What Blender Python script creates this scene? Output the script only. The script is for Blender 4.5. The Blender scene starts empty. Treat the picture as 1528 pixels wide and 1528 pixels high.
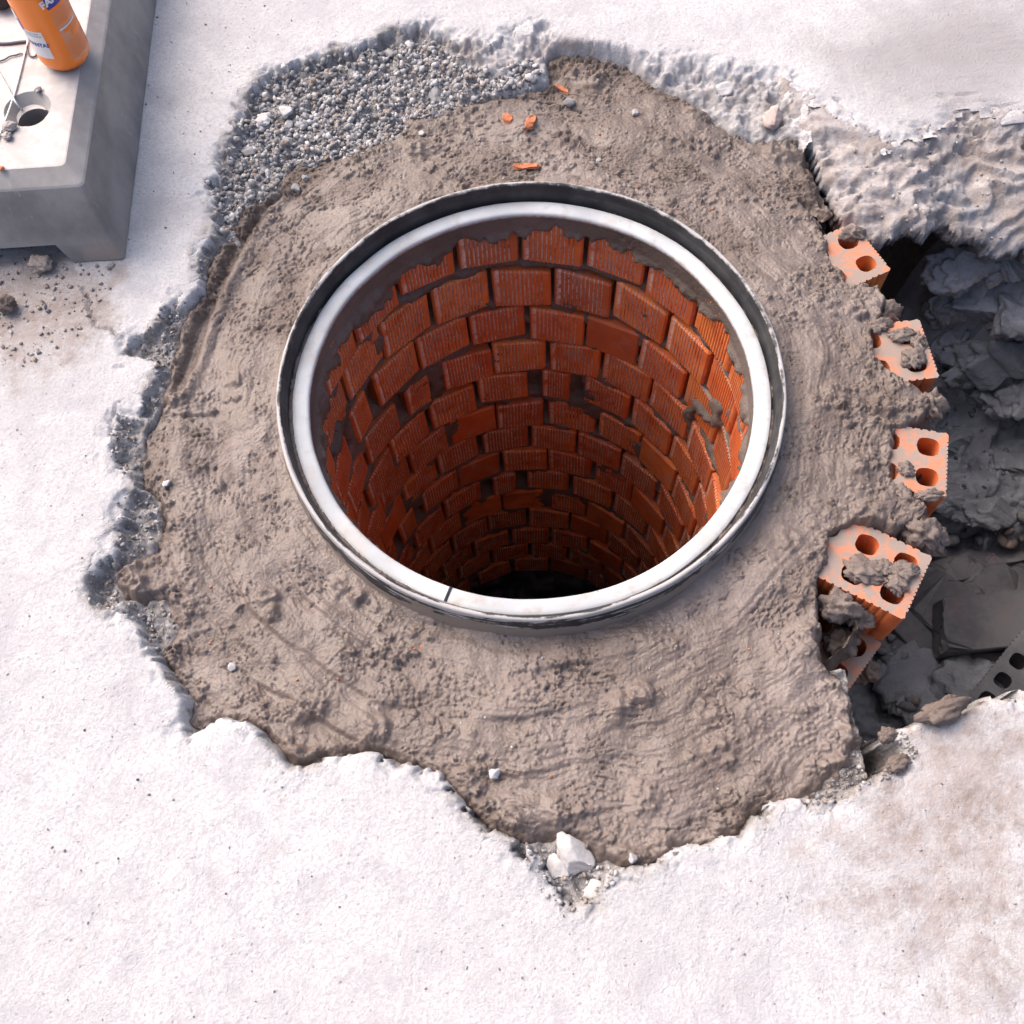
import bpy, bmesh, math, random
import numpy as np
from mathutils import Vector, Matrix

rad = math.radians
S = bpy.context.scene
COL = S.collection
random.seed(7)
RNG = np.random.default_rng(11)

# ------------------------------------------------------------------ camera
FPX, HCAM, PITCH, ROLL = 1532.0, 1.15, rad(65.5), rad(3.7)
F = np.array([0, math.cos(PITCH), -math.sin(PITCH)])
D = -np.array([0, math.sin(PITCH), math.cos(PITCH)])
R_ = np.array([1.0, 0, 0])
EU = R_ * math.cos(ROLL) + D * math.sin(ROLL)
EV = -R_ * math.sin(ROLL) + D * math.cos(ROLL)
cam = bpy.data.cameras.new('camera')
cam.sensor_width = 36
cam.lens = 36 * FPX / 1528
cam.clip_start = 0.02
cam.clip_end = 200
camo = bpy.data.objects.new('camera', cam)
COL.objects.link(camo)
camo.matrix_world = Matrix(((EU[0], -EV[0], -F[0], 0), (EU[1], -EV[1], -F[1], 0), (EU[2], -EV[2], -F[2], HCAM), (0, 0, 0, 1)))
S.camera = camo

# ------------------------------------------------------------------ light
SUN_AZ, SUN_EL = rad(-48), rad(48)          # azimuth from +Y towards +X
W = bpy.data.worlds.new('World')
S.world = W
W.use_nodes = True
wt = W.node_tree
sky = wt.nodes.new('ShaderNodeTexSky')
sky.sky_type = 'NISHITA'
sky.sun_disc = False
sky.sun_elevation = SUN_EL
sky.sun_rotation = SUN_AZ
sky.air_density = 1.0
sky.dust_density = 8.0
sky.ozone_density = 0.6
wt.nodes['Background'].inputs[1].default_value = 0.15
wt.links.new(sky.outputs[0], wt.nodes['Background'].inputs[0])
sun = bpy.data.lights.new('sun', 'SUN')
sun.energy = 0.9
sun.angle = rad(62)
sun.color = (1.0, 0.985, 0.98)
suno = bpy.data.objects.new('sun', sun)
COL.objects.link(suno)
sd = Vector((math.sin(SUN_AZ) * math.cos(SUN_EL), math.cos(SUN_AZ) * math.cos(SUN_EL), math.sin(SUN_EL)))
suno.rotation_euler = sd.to_track_quat('Z', 'Y').to_euler()
suno.location = (1, 2, 4)
S.view_settings.view_transform = 'Standard'
S.view_settings.look = 'None'
S.view_settings.gamma = 1
S.view_settings.use_curve_mapping = False
S.view_settings.exposure = 0.76
S.render.engine = 'CYCLES'
S.cycles.max_bounces = 8
S.cycles.diffuse_bounces = 1

# ------------------------------------------------------------------ geometry helpers
def un(px, py, z=0.0):
    d = F + (px - 764) / FPX * EU + (py - 764) / FPX * EV
    t = (z - HCAM) / d[2]
    return np.array([0, 0, HCAM]) + t * d

def unpoly(pts, z=0.0):
    return np.array([un(a, b, z)[:2] for a, b in pts])

_perm = np.random.default_rng(5).permutation(1024)
_ang = np.random.default_rng(6).random(1024) * 2 * np.pi
_gx, _gy = np.cos(_ang), np.sin(_ang)

def perlin(x, y, seed=0):
    x = np.asarray(x, float) + seed * 17.31
    y = np.asarray(y, float) + seed * 7.77
    x0 = np.floor(x); y0 = np.floor(y)
    fx = x - x0; fy = y - y0
    ix = x0.astype(np.int64); iy = y0.astype(np.int64)
    ux = fx * fx * fx * (fx * (fx * 6 - 15) + 10)
    uy = fy * fy * fy * (fy * (fy * 6 - 15) + 10)
    def g(a, b, dx, dy):
        k = _perm[(_perm[(ix + a) & 1023] + iy + b) & 1023]
        return _gx[k] * dx + _gy[k] * dy
    n0 = g(0, 0, fx, fy) * (1 - ux) + g(1, 0, fx - 1, fy) * ux
    n1 = g(0, 1, fx, fy - 1) * (1 - ux) + g(1, 1, fx - 1, fy - 1) * ux
    return (n0 * (1 - uy) + n1 * uy) * 1.5

def fbm(x, y, f, octv=4, seed=0, gain=0.5):
    a, s = 1.0, 0.0
    for k in range(octv):
        s = s + a * perlin(x * f, y * f, seed + k * 3)
        a *= gain
        f *= 2.03
    return s

def worley(x, y, f, seed=0):
    """distance to the nearest jittered cell point (in cells) and a random value of that cell"""
    x = x * f + seed * 3.7; y = y * f + seed * 9.1
    x0 = np.floor(x); y0 = np.floor(y)
    best = np.full(x.shape, 9.0); val = np.zeros(x.shape); sec = np.full(x.shape, 9.0)
    for a in (-1, 0, 1):
        for b in (-1, 0, 1):
            cx = x0 + a; cy = y0 + b
            k = _perm[(_perm[cx.astype(np.int64) & 1023] + cy.astype(np.int64)) & 1023]
            d = np.hypot(cx + 0.5 + 0.42 * _gx[k] - x, cy + 0.5 + 0.42 * _gy[k] - y)
            m = d < best
            sec = np.where(m, best, np.minimum(sec, d))
            val = np.where(m, _perm[k] / 1024.0, val)
            best = np.where(m, d, best)
    return best, val, sec - best

def sst(a, b, x):
    t = np.clip((x - a) / (b - a), 0, 1)
    return t * t * (3 - 2 * t)

def sdf(poly, x, y):
    """signed distance, positive inside"""
    n = len(poly)
    best = np.full(x.shape, 1e9)
    ins = np.zeros(x.shape, bool)
    for i in range(n):
        ax, ay = poly[i]; bx, by = poly[(i + 1) % n]
        ex, ey = bx - ax, by - ay
        L = ex * ex + ey * ey + 1e-12
        t = np.clip(((x - ax) * ex + (y - ay) * ey) / L, 0, 1)
        best = np.minimum(best, (x - ax - t * ex) ** 2 + (y - ay - t * ey) ** 2)
        c = (ay > y) != (by > y)
        if ay != by:
            ins ^= c & (x < (bx - ax) * (y - ay) / (by - ay) + ax)
    d = np.sqrt(best)
    return np.where(ins, d, -d)

def linedist(poly, x, y):
    best = np.full(x.shape, 1e9)
    for i in range(len(poly) - 1):
        ax, ay = poly[i]; bx, by = poly[i + 1]
        ex, ey = bx - ax, by - ay
        t = np.clip(((x - ax) * ex + (y - ay) * ey) / (ex * ex + ey * ey + 1e-12), 0, 1)
        best = np.minimum(best, (x - ax - t * ex) ** 2 + (y - ay - t * ey) ** 2)
    return np.sqrt(best)

def link(name, me, mat=None, parent=None, smooth=True):
    o = bpy.data.objects.new(name, me)
    COL.objects.link(o)
    if mat is not None and not me.materials:
        me.materials.append(mat)
    if smooth and len(me.polygons):
        me.polygons.foreach_set('use_smooth', np.ones(len(me.polygons), bool))
    if parent is not None:
        o.parent = parent
    return o

def tag(o, label=None, cat=None, group=None, kind=None):
    if label: o['label'] = label
    if cat: o['category'] = cat
    if group: o['group'] = group
    if kind: o['kind'] = kind
    return o

def empty(name, loc=(0, 0, 0)):
    o = bpy.data.objects.new(name, None)
    o.empty_display_size = 0.05
    COL.objects.link(o)
    o.location = loc
    return o

def raw_mesh(name, V, Q, attrs=None):
    """V (n,3), Q (m,4) quads or (m,3) triangles"""
    V = np.asarray(V, np.float32); Q = np.asarray(Q, np.int32)
    me = bpy.data.meshes.new(name)
    k = Q.shape[1]
    me.vertices.add(len(V)); me.vertices.foreach_set('co', V.ravel())
    me.loops.add(Q.size); me.loops.foreach_set('vertex_index', Q.ravel())
    me.polygons.add(len(Q))
    me.polygons.foreach_set('loop_start', np.arange(0, Q.size, k, dtype=np.int32))
    me.polygons.foreach_set('loop_total', np.full(len(Q), k, np.int32))
    for nm, a in (attrs or {}).items():
        at = me.attributes.new(nm, 'FLOAT', 'POINT')
        at.data.foreach_set('value', np.asarray(a, np.float32).ravel())
    me.update(calc_edges=True)
    return me

def grid_mesh(name, X, Y, Z, keep, attrs=None, flip=False):
    ny, nx = X.shape
    idx = np.arange(ny * nx).reshape(ny, nx)
    q = np.stack([idx[:-1, :-1], idx[:-1, 1:], idx[1:, 1:], idx[1:, :-1]], -1)[keep]
    if flip: q = q[:, ::-1]
    used = np.unique(q)
    remap = np.full(ny * nx, -1, np.int64); remap[used] = np.arange(len(used))
    V = np.stack([X.ravel()[used], Y.ravel()[used], Z.ravel()[used]], -1)
    return raw_mesh(name, V, remap[q], {k: v.ravel()[used] for k, v in (attrs or {}).items()})

def lathe(prof, n=192, wob=0.0, seed=0, close=False):
    prof = np.array(prof, float)
    t = np.linspace(0, 2 * np.pi, n, endpoint=False)
    k = len(prof)
    rr = prof[:, 0][None, :] + np.zeros((n, 1))
    zz = prof[:, 1][None, :] + np.zeros((n, 1))
    if wob:
        w = wob * (fbm(np.cos(t) * 3, np.sin(t) * 3, 1.0, 3, seed))
        w2 = wob * (fbm(np.cos(t) * 3, np.sin(t) * 3, 1.0, 3, seed + 5))
        rr = rr + w[:, None]; zz = zz + w2[:, None]
    V = np.stack([rr * np.cos(t)[:, None], rr * np.sin(t)[:, None], zz], -1).reshape(-1, 3)
    Q = []
    for i in range(n):
        j = (i + 1) % n
        for a in range(k if close else k - 1):
            b = (a + 1) % k
            Q.append((i * k + a, j * k + a, j * k + b, i * k + b))
    return V, np.array(Q)

def tube(name, pts, r, mat, seg=8, parent=None):
    cu = bpy.data.curves.new(name, 'CURVE')
    cu.dimensions = '3D'; cu.bevel_depth = r; cu.bevel_resolution = 2; cu.use_fill_caps = True
    sp = cu.splines.new('BEZIER'); sp.bezier_points.add(len(pts) - 1)
    for b, p in zip(sp.bezier_points, pts):
        b.co = p; b.handle_left_type = b.handle_right_type = 'AUTO'
    t = bpy.data.objects.new('tmp', cu); COL.objects.link(t)
    me = bpy.data.meshes.new_from_object(t.evaluated_get(bpy.context.evaluated_depsgraph_get()))
    bpy.data.objects.remove(t); bpy.data.curves.remove(cu)
    me.materials.clear()
    return link(name, me, mat, parent)

def rock_arrays(seed, sub=2, planes=9, squash=(1, 1, 1), depth=0.62):
    bm = bmesh.new(); bmesh.ops.create_icosphere(bm, subdivisions=sub, radius=1)
    V = np.array([v.co[:] for v in bm.verts]); T = np.array([[v.index for v in f.verts] for f in bm.faces]); bm.free()
    rg = np.random.default_rng(seed)
    for _ in range(planes):
        nn = rg.normal(size=3); nn /= np.linalg.norm(nn)
        tt = rg.uniform(depth, 0.92)
        s = V @ nn
        V = V - np.clip(s - tt, 0, None)[:, None] * nn
    if sub > 1:
        V = V * (1 + 0.16 * fbm(V[:, 0] + 0.6 * V[:, 2] + seed, V[:, 1] - 0.5 * V[:, 2], 1.6, 4, seed % 90))[:, None]
    V = V * np.array(squash)
    return V, T

def lumpy_arrays(seed, sub=5, squash=(1, 1, .7), amp=0.30):
    bm = bmesh.new(); bmesh.ops.create_icosphere(bm, subdivisions=sub, radius=1)
    V = np.array([v.co[:] for v in bm.verts]); T = np.array([[v.index for v in f.verts] for f in bm.faces]); bm.free()
    o = seed * 3.1
    nz_ = fbm(V[:, 0] + V[:, 2] * 0.7 + o, V[:, 1] - V[:, 2] * 0.6, 1.5, 5, seed, 0.6) + 0.5 * fbm(V[:, 2] + o, V[:, 0] * 0.5 + V[:, 1], 3.1, 4, seed + 2, 0.6)
    return V * (1 + amp * nz_)[:, None] * np.array(squash), T

def rotm(rg):
    q = rg.normal(size=4); q /= np.linalg.norm(q)
    w, x, y, z = q
    return np.array([[1 - 2 * (y * y + z * z), 2 * (x * y - z * w), 2 * (x * z + y * w)], [2 * (x * y + z * w), 1 - 2 * (x * x + z * z), 2 * (y * z - x * w)], [2 * (x * z - y * w), 2 * (y * z + x * w), 1 - 2 * (x * x + y * y)]])

def yaw(a):
    return np.array([[math.cos(a), -math.sin(a), 0], [math.sin(a), math.cos(a), 0], [0, 0, 1]])

# ------------------------------------------------------------------ materials
class NT:
    def __init__(self, name):
        self.m = bpy.data.materials.new(name)
        self.m.use_nodes = True
        self.t = self.m.node_tree
        self.b = self.t.nodes['Principled BSDF']
        self.tc = self.t.nodes.new('ShaderNodeTexCoord')
        self.co = self.tc.outputs['Object']
    def set(self, s, v):
        if hasattr(v, 'links'): self.t.links.new(v, s)
        elif isinstance(v, (tuple, list)): s.default_value = (*v, 1) if len(v) == 3 and len(s.default_value) == 4 else v
        else: s.default_value = v
    def noise(self, scale, detail=4, rough=0.55, vec=None, dist=0.0, out='Fac'):
        n = self.t.nodes.new('ShaderNodeTexNoise')
        n.inputs['Scale'].default_value = scale
        n.inputs['Detail'].default_value = detail
        n.inputs['Roughness'].default_value = rough
        n.inputs['Distortion'].default_value = dist
        self.t.links.new(vec or self.co, n.inputs['Vector'])
        return n.outputs[out]
    def voro(self, scale, vec=None, feature='F1', out='Distance', rnd=1.0):
        n = self.t.nodes.new('ShaderNodeTexVoronoi')
        n.feature = feature
        n.inputs['Scale'].default_value = scale
        n.inputs['Randomness'].default_value = rnd
        self.t.links.new(vec or self.co, n.inputs['Vector'])
        return n.outputs[out]
    def ramp(self, fac, a, b, va=0.0, vb=1.0):
        n = self.t.nodes.new('ShaderNodeMapRange')
        n.interpolation_type = 'SMOOTHSTEP'
        for i, v in zip((1, 2, 3, 4), (a, b, va, vb)): self.set(n.inputs[i], v)
        self.set(n.inputs[0], fac)
        return n.outputs[0]
    def math(self, op, a, b=0.0, clamp=False):
        n = self.t.nodes.new('ShaderNodeMath')
        n.operation = op; n.use_clamp = clamp
        self.set(n.inputs[0], a); self.set(n.inputs[1], b)
        return n.outputs[0]
    def mix(self, fac, a, b, mode='MIX'):
        n = self.t.nodes.new('ShaderNodeMix')
        n.data_type = 'RGBA'; n.blend_type = mode
        self.set(n.inputs[0], fac); self.set(n.inputs[6], a); self.set(n.inputs[7], b)
        return n.outputs[2]
    def attr(self, name):
        n = self.t.nodes.new('ShaderNodeAttribute')
        n.attribute_name = name
        return n.outputs['Fac']
    def bump(self, h, strength=1.0, dist=0.001, prev=None):
        n = self.t.nodes.new('ShaderNodeBump')
        n.inputs['Strength'].default_value = strength
        n.inputs['Distance'].default_value = dist
        self.set(n.inputs['Height'], h)
        if prev is not None: self.t.links.new(prev, n.inputs['Normal'])
        return n.outputs[0]
    def out(self, col, rough=0.8, normal=None, spec=0.4, metal=0.0):
        self.set(self.b.inputs['Base Color'], col)
        self.set(self.b.inputs['Roughness'], rough)
        self.set(self.b.inputs['Specular IOR Level'], spec)
        self.set(self.b.inputs['Metallic'], metal)
        if normal is not None: self.t.links.new(normal, self.b.inputs['Normal'])
        return self.m

def mat_concrete():
    n = NT('concrete')
    big = n.noise(3.0, 5); mid = n.noise(28, 5, 0.6); fine = n.noise(260, 3, 0.6)
    c = n.mix(n.ramp(big, 0.3, 0.7), (0.455, 0.446, 0.470), (0.545, 0.536, 0.558))
    c = n.mix(n.ramp(mid, 0.45, 0.72, 0, 0.5), c, (0.60, 0.588, 0.608))
    c = n.mix(n.ramp(fine, 0.44, 0.66, 0, 0.6), c, (0.375, 0.36, 0.395))
    c = n.mix(n.ramp(n.noise(14, 6, 0.7, None, 0.6), 0.46, 0.68, 0, 0.75), c, (0.405, 0.392, 0.425))
    c = n.mix(n.ramp(n.noise(31, 6, 0.75, None, 0.3), 0.56, 0.70, 0, 0.6), c, (0.41, 0.372, 0.385))
    # fine aggregate speckle
    v = n.voro(330, out='Color')
    sp = n.math('MULTIPLY', n.ramp(n.voro(330), 0.30, 0.12), n.ramp(v, 0.50, 0.62))
    c = n.mix(n.math('MULTIPLY', sp, 0.45), c, (0.30, 0.285, 0.31))
    v2 = n.voro(120, out='Color')
    sp2 = n.math('MULTIPLY', n.ramp(n.voro(120), 0.24, 0.10), n.ramp(v2, 0.66, 0.72))
    c = n.mix(n.math('MULTIPLY', sp2, 0.5), c, (0.27, 0.25, 0.27))
    # broken faces: darker matrix with grey aggregate
    fr = n.attr('frac')
    fc = n.mix(n.ramp(n.noise(75, 6, 0.7), 0.34, 0.66), (0.21, 0.195, 0.195), (0.44, 0.42, 0.43))
    ag = n.voro(150, out='Color')
    fc = n.mix(n.math('MULTIPLY', n.ramp(n.voro(150), 0.42, 0.28), n.ramp(ag, 0.45, 0.6, 0, 0.7)), fc, n.mix(ag, (0.16, 0.155, 0.165), (0.48, 0.46, 0.47)))
    fc = n.mix(n.ramp(n.noise(40, 4), 0.5, 0.75, 0, 0.65), fc, (0.31, 0.265, 0.24))
    c = n.mix(n.ramp(n.math('ADD', fr, n.math('MULTIPLY', n.math('SUBTRACT', mid, 0.5), 0.7)), 0.25, 0.75), c, fc)
    # brown earth dust, then a grey tone over parts of the slab
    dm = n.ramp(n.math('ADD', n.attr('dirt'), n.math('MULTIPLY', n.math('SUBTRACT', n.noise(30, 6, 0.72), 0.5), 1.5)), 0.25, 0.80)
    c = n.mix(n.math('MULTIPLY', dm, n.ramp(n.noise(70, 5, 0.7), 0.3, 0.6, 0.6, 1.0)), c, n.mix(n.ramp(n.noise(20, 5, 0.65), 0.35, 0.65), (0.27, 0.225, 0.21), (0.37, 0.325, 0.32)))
    gm = n.ramp(n.math('ADD', n.attr('grey_tone'), n.math('MULTIPLY', n.math('SUBTRACT', n.noise(11, 6, 0.65), 0.5), 0.8)), 0.15, 0.95)
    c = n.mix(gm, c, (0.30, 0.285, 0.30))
    b = n.bump(n.noise(420, 4, 0.65), 0.8, 0.0014)
    b = n.bump(n.noise(190, 4, 0.65), 0.6, 0.0018, b)
    b = n.bump(n.math('MULTIPLY', fr, n.noise(150, 5, 0.7)), 0.9, 0.005, b)
    b = n.bump(n.voro(200), 0.25, 0.0012, b)
    b = n.bump(sp2, 0.5, -0.0012, b)
    return n.out(c, 0.88, b, 0.3)

def mat_mortar(name='wet_mortar', tint=1.0, gloss=0.5):
    n = NT(name)
    big = n.noise(5.5, 5, 0.6); mid = n.noise(38, 5, 0.6); fine = n.noise(240, 4, 0.6)
    A = tuple(x * tint for x in (0.158, 0.121, 0.107)); B = tuple(x * tint for x in (0.226, 0.182, 0.168)); Cc = tuple(x * tint for x in (0.100, 0.074, 0.062))
    c = n.mix(n.ramp(big, 0.35, 0.68), A, B)
    c = n.mix(n.ramp(mid, 0.52, 0.75, 0, 0.5), c, Cc)
    damp = n.ramp(n.noise(8.5, 5, 0.65, None, 0.5), 0.52, 0.66)
    c = n.mix(n.math('MULTIPLY', damp, 0.5), c, Cc)
    c = n.mix(n.ramp(n.attr('wet'), 0, 1, 0, 0.55), c, Cc)
    v = n.voro(260, out='Color')
    sp = n.math('MULTIPLY', n.ramp(n.voro(260), 0.26, 0.12), n.ramp(v, 0.70, 0.74))
    c = n.mix(n.math('MULTIPLY', sp, 0.55), c, (0.34, 0.25, 0.19))
    sp3 = n.math('MULTIPLY', n.ramp(n.voro(180), 0.22, 0.10), n.ramp(n.voro(180, out='Color'), 0.30, 0.26))
    c = n.mix(n.math('MULTIPLY', sp3, 0.6), c, (0.09, 0.072, 0.066))
    r = n.ramp(n.math('ADD', mid, n.attr('rough')), 0.3, 1.1, 0.40, 0.78)
    r = n.math('SUBTRACT', r, n.math('MULTIPLY', damp, 0.12))
    b = n.bump(fine, 0.9, 0.0016)
    b = n.bump(n.noise(520, 3, 0.7), 0.5, 0.0008, b)
    b = n.bump(n.noise(110, 5, 0.65), 0.4, 0.0020, b)
    return n.out(c, r, b, gloss)

def mat_earth():
    n = NT('trench_earth')
    big = n.noise(6, 5, 0.6); mid = n.noise(30, 6, 0.65); fine = n.noise(180, 4, 0.6)
    c = n.mix(n.ramp(big, 0.35, 0.65), (0.25, 0.255, 0.285), (0.37, 0.375, 0.41))
    pl = n.attr('plaster')
    pm = n.ramp(n.math('ADD', pl, n.math('MULTIPLY', n.math('SUBTRACT', mid, 0.5), 0.9)), 0.3, 0.75)
    c = n.mix(n.ramp(mid, 0.5, 0.75, 0, 0.6), c, (0.19, 0.18, 0.18))
    c = n.mix(pm, c, n.mix(n.ramp(n.noise(60, 5), 0.35, 0.7), (0.34, 0.305, 0.305), (0.48, 0.445, 0.45)))
    c = n.mix(n.math('MULTIPLY', n.ramp(n.noise(9, 5, 0.65), 0.50, 0.64), n.attr('upper')), c, (0.25, 0.20, 0.175))
    c = n.mix(n.math('MULTIPLY', n.ramp(n.noise(55, 6, 0.7), 0.50, 0.66), n.math('MULTIPLY', pm, 0.6)), c, (0.24, 0.205, 0.195))
    b = n.bump(fine, 0.8, 0.0022)
    b = n.bump(n.noise(420, 3, 0.7), 0.5, 0.001, b)
    b = n.bump(n.noise(70, 6, 0.7), 0.7, 0.005, b)
    return n.out(c, 0.85, b, 0.3)

def mat_stone():
    n = NT('stone_mix')
    sh = n.attr('shade')
    c = n.mix(sh, (0.115, 0.112, 0.125), (0.56, 0.545, 0.56))
    c = n.mix(n.math('MULTIPLY', n.attr('warm'), 0.8), c, (0.30, 0.23, 0.19))
    c = n.mix(n.ramp(n.noise(220, 4, 0.65), 0.45, 0.7, 0, 0.45), c, (0.30, 0.285, 0.285))
    b = n.bump(n.noise(350, 4), 0.5, 0.0008)
    return n.out(c, 0.82, b, 0.35)

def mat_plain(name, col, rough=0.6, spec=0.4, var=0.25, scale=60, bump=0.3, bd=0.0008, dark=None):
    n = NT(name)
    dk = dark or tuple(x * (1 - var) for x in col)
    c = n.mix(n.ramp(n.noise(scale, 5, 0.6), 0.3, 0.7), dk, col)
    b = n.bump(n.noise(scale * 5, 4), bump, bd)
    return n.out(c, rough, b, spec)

def mat_brick(name='fired_clay', dust=0.0):
    n = NT(name)
    oi = n.t.nodes.new('ShaderNodeObjectInfo')
    va = n.t.nodes.new('ShaderNodeVectorMath'); va.operation = 'MULTIPLY_ADD'
    n.t.links.new(oi.outputs['Random'], va.inputs[0])
    va.inputs[1].default_value = (9.1, 5.3, 7.7)
    n.t.links.new(n.co, va.inputs[2])
    vec = va.outputs[0]
    rnd = oi.outputs['Random']
    c = n.mix(rnd, (0.64, 0.140, 0.040), (0.78, 0.235, 0.066))
    c = n.mix(n.ramp(n.noise(22, 4, 0.6, vec), 0.35, 0.7, 0, 0.7), c, (0.50, 0.092, 0.034))
    c = n.mix(n.ramp(n.noise(160, 4, 0.6, vec), 0.5, 0.8, 0, 0.4), c, (0.62, 0.20, 0.085))
    r7 = n.math('FRACT', n.math('MULTIPLY', rnd, 7.31))
    c = n.mix(n.ramp(r7, 0.55, 1.0, 0, 0.6), c, (0.40, 0.115, 0.055))
    # pale lime film: in the grooves and in patches
    lime = n.math('MULTIPLY', n.attr('groove'), n.ramp(n.noise(32, 3, 0.55, vec), 0.30, 0.54))
    lime = n.math('MULTIPLY', lime, n.ramp(n.noise(170, 3, 0.6, vec), 0.3, 0.55))
    c = n.mix(n.math('MULTIPLY', lime, 1.0), c, (0.82, 0.66, 0.60))
    film = n.math('MULTIPLY', n.ramp(n.noise(26, 5, 0.7, vec, 0.4), 0.52, 0.70), 0.55)
    c = n.mix(film, c, (0.47, 0.29, 0.25))
    mort = n.ramp(n.math('ADD', n.noise(48, 5, 0.65, vec), n.math('MULTIPLY', n.attr('edge'), 0.14)), 0.80, 0.86)
    c = n.mix(n.math('MULTIPLY', mort, 0.9), c, (0.20, 0.155, 0.128))
    top = n.attr('cutface')
    c = n.mix(top, c, n.mix(n.ramp(n.noise(45, 6, 0.7, vec), 0.42, 0.54), (0.54, 0.215, 0.13), (0.31, 0.24, 0.21)))
    if dust: c = n.mix(n.ramp(n.noise(30, 5, 0.6, vec), 0.1, 0.5, dust * 0.85, dust), c, n.mix(n.ramp(n.noise(11, 5, 0.65, vec), 0.35, 0.65), (0.10, 0.105, 0.125), (0.19, 0.19, 0.205)))
    b = n.bump(n.noise(240, 4, 0.6, vec), 0.45, 0.0009)
    return n.out(c, 0.62, b, 0.35)

def mat_rim():
    n = NT('black_composite')
    sep = n.t.nodes.new('ShaderNodeSeparateXYZ'); n.t.links.new(n.co, sep.inputs[0])
    z = sep.outputs[2]
    mp = n.t.nodes.new('ShaderNodeMapping'); mp.inputs['Scale'].default_value = (1, 1, 6)
    n.t.links.new(n.co, mp.inputs[0])
    c = n.mix(n.ramp(n.noise(30, 5), 0.35, 0.7), (0.022, 0.022, 0.026), (0.052, 0.051, 0.055))
    st = n.noise(75, 6, 0.72, mp.outputs[0], 0.5)
    wear = n.attr('wear')
    c = n.mix(n.ramp(n.math('ADD', n.math('MULTIPLY', wear, 0.55), n.noise(48, 6, 0.75)), 0.66, 0.90, 0, 0.9), c, (0.44, 0.42, 0.43))
    sm = n.attr('smear')
    c = n.mix(n.ramp(n.math('ADD', n.math('MULTIPLY', sm, 0.7), n.noise(60, 5, 0.6)), 0.78, 0.92), c, (0.25, 0.205, 0.18))
    b = n.bump(n.noise(120, 4), 0.3, 0.001)
    return n.out(c, 0.6, b, 0.4)

def mat_seat():
    n = NT('white_flange')
    c = n.mix(n.ramp(n.noise(9, 4), 0.35, 0.7), (0.40, 0.42, 0.46), (0.55, 0.57, 0.61))
    c = n.mix(n.ramp(n.noise(40, 5, 0.65), 0.50, 0.72, 0, 0.7), c, (0.37, 0.325, 0.30))
    c = n.mix(n.ramp(n.noise(12, 5, 0.7), 0.50, 0.70, 0, 0.6), c, (0.44, 0.405, 0.39))
    v = n.math('MULTIPLY', n.ramp(n.voro(60), 0.12, 0.05), n.ramp(n.voro(60, out='Color'), 0.7, 0.75))
    c = n.mix(v, c, (0.25, 0.2, 0.17))
    e = n.attr('edge')
    c = n.mix(n.ramp(n.math('ADD', n.math('MULTIPLY', e, 0.5), n.noise(150, 4, 0.7)), 0.80, 0.95), c, (0.34, 0.27, 0.23))
    b = n.bump(n.noise(55, 4), 0.15, 0.001)
    return n.out(c, n.ramp(n.noise(30, 4), 0.3, 0.7, 0.38, 0.62), b, 0.4)

def mat_block():
    n = NT('recycled_rubber')
    mp = n.t.nodes.new('ShaderNodeMapping'); mp.inputs['Scale'].default_value = (1, 0.8, 0.2)
    mp.inputs['Rotation'].default_value = (0.2, 0.1, 0)
    n.t.links.new(n.co, mp.inputs[0])
    c = n.mix(n.ramp(n.noise(14, 5), 0.3, 0.7), (0.185, 0.176, 0.180), (0.305, 0.29, 0.292))
    st = n.noise(130, 4, 0.65, mp.outputs[0])
    c = n.mix(n.math('MULTIPLY', n.ramp(st, 0.60, 0.70, 0, 0.8), n.ramp(n.noise(16, 3), 0.42, 0.62)), c, (0.40, 0.37, 0.36))
    mud = n.attr('mud')
    c = n.mix(n.ramp(n.math('ADD', n.math('MULTIPLY', mud, 0.6), n.noise(22, 5, 0.65, mp.outputs[0])), 0.66, 0.95, 0, 0.85), c, (0.33, 0.275, 0.245))
    d = n.attr('dust')
    c = n.mix(n.math('MULTIPLY', d, n.ramp(n.noise(18, 6, 0.65), 0.25, 0.6, 0.8, 1.0)), c, n.mix(n.ramp(n.noise(50, 5), 0.35, 0.7), (0.44, 0.405, 0.405), (0.55, 0.52, 0.525)))
    b = n.bump(n.noise(120, 4), 0.35, 0.0012)
    b = n.bump(st, 0.3, 0.0008, b)
    return n.out(c, 0.62, b, 0.4)

M_CON, M_MOR, M_EAR, M_STO = mat_concrete(), mat_mortar(), mat_earth(), mat_stone()
M_JOI = mat_mortar('shaft_mortar', 0.85, 0.3)
M_BRI = mat_brick()
M_BRD = mat_brick('dusty_clay', 0.98)
M_RIM, M_SEAT, M_BLO = mat_rim(), mat_seat(), mat_block()
M_CHIP = mat_plain('fresh_clay_chip', (0.58, 0.20, 0.10), 0.7, 0.3, 0.4, 120, 0.5)
M_LIME = mat_plain('white_lime_lump', (0.53, 0.51, 0.525), 0.85, 0.3, 0.22, 50, 0.6, 0.0012)
M_CLOD = mat_mortar('mortar_clod', 0.9, 0.25)
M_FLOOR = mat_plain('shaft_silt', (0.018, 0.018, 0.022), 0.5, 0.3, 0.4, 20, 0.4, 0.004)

# ------------------------------------------------------------------ measured layout
CX, CY = 0.0338, 0.7023
R_RIM, R_OPEN, R_SH = 0.326, 0.288, 0.293

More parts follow.
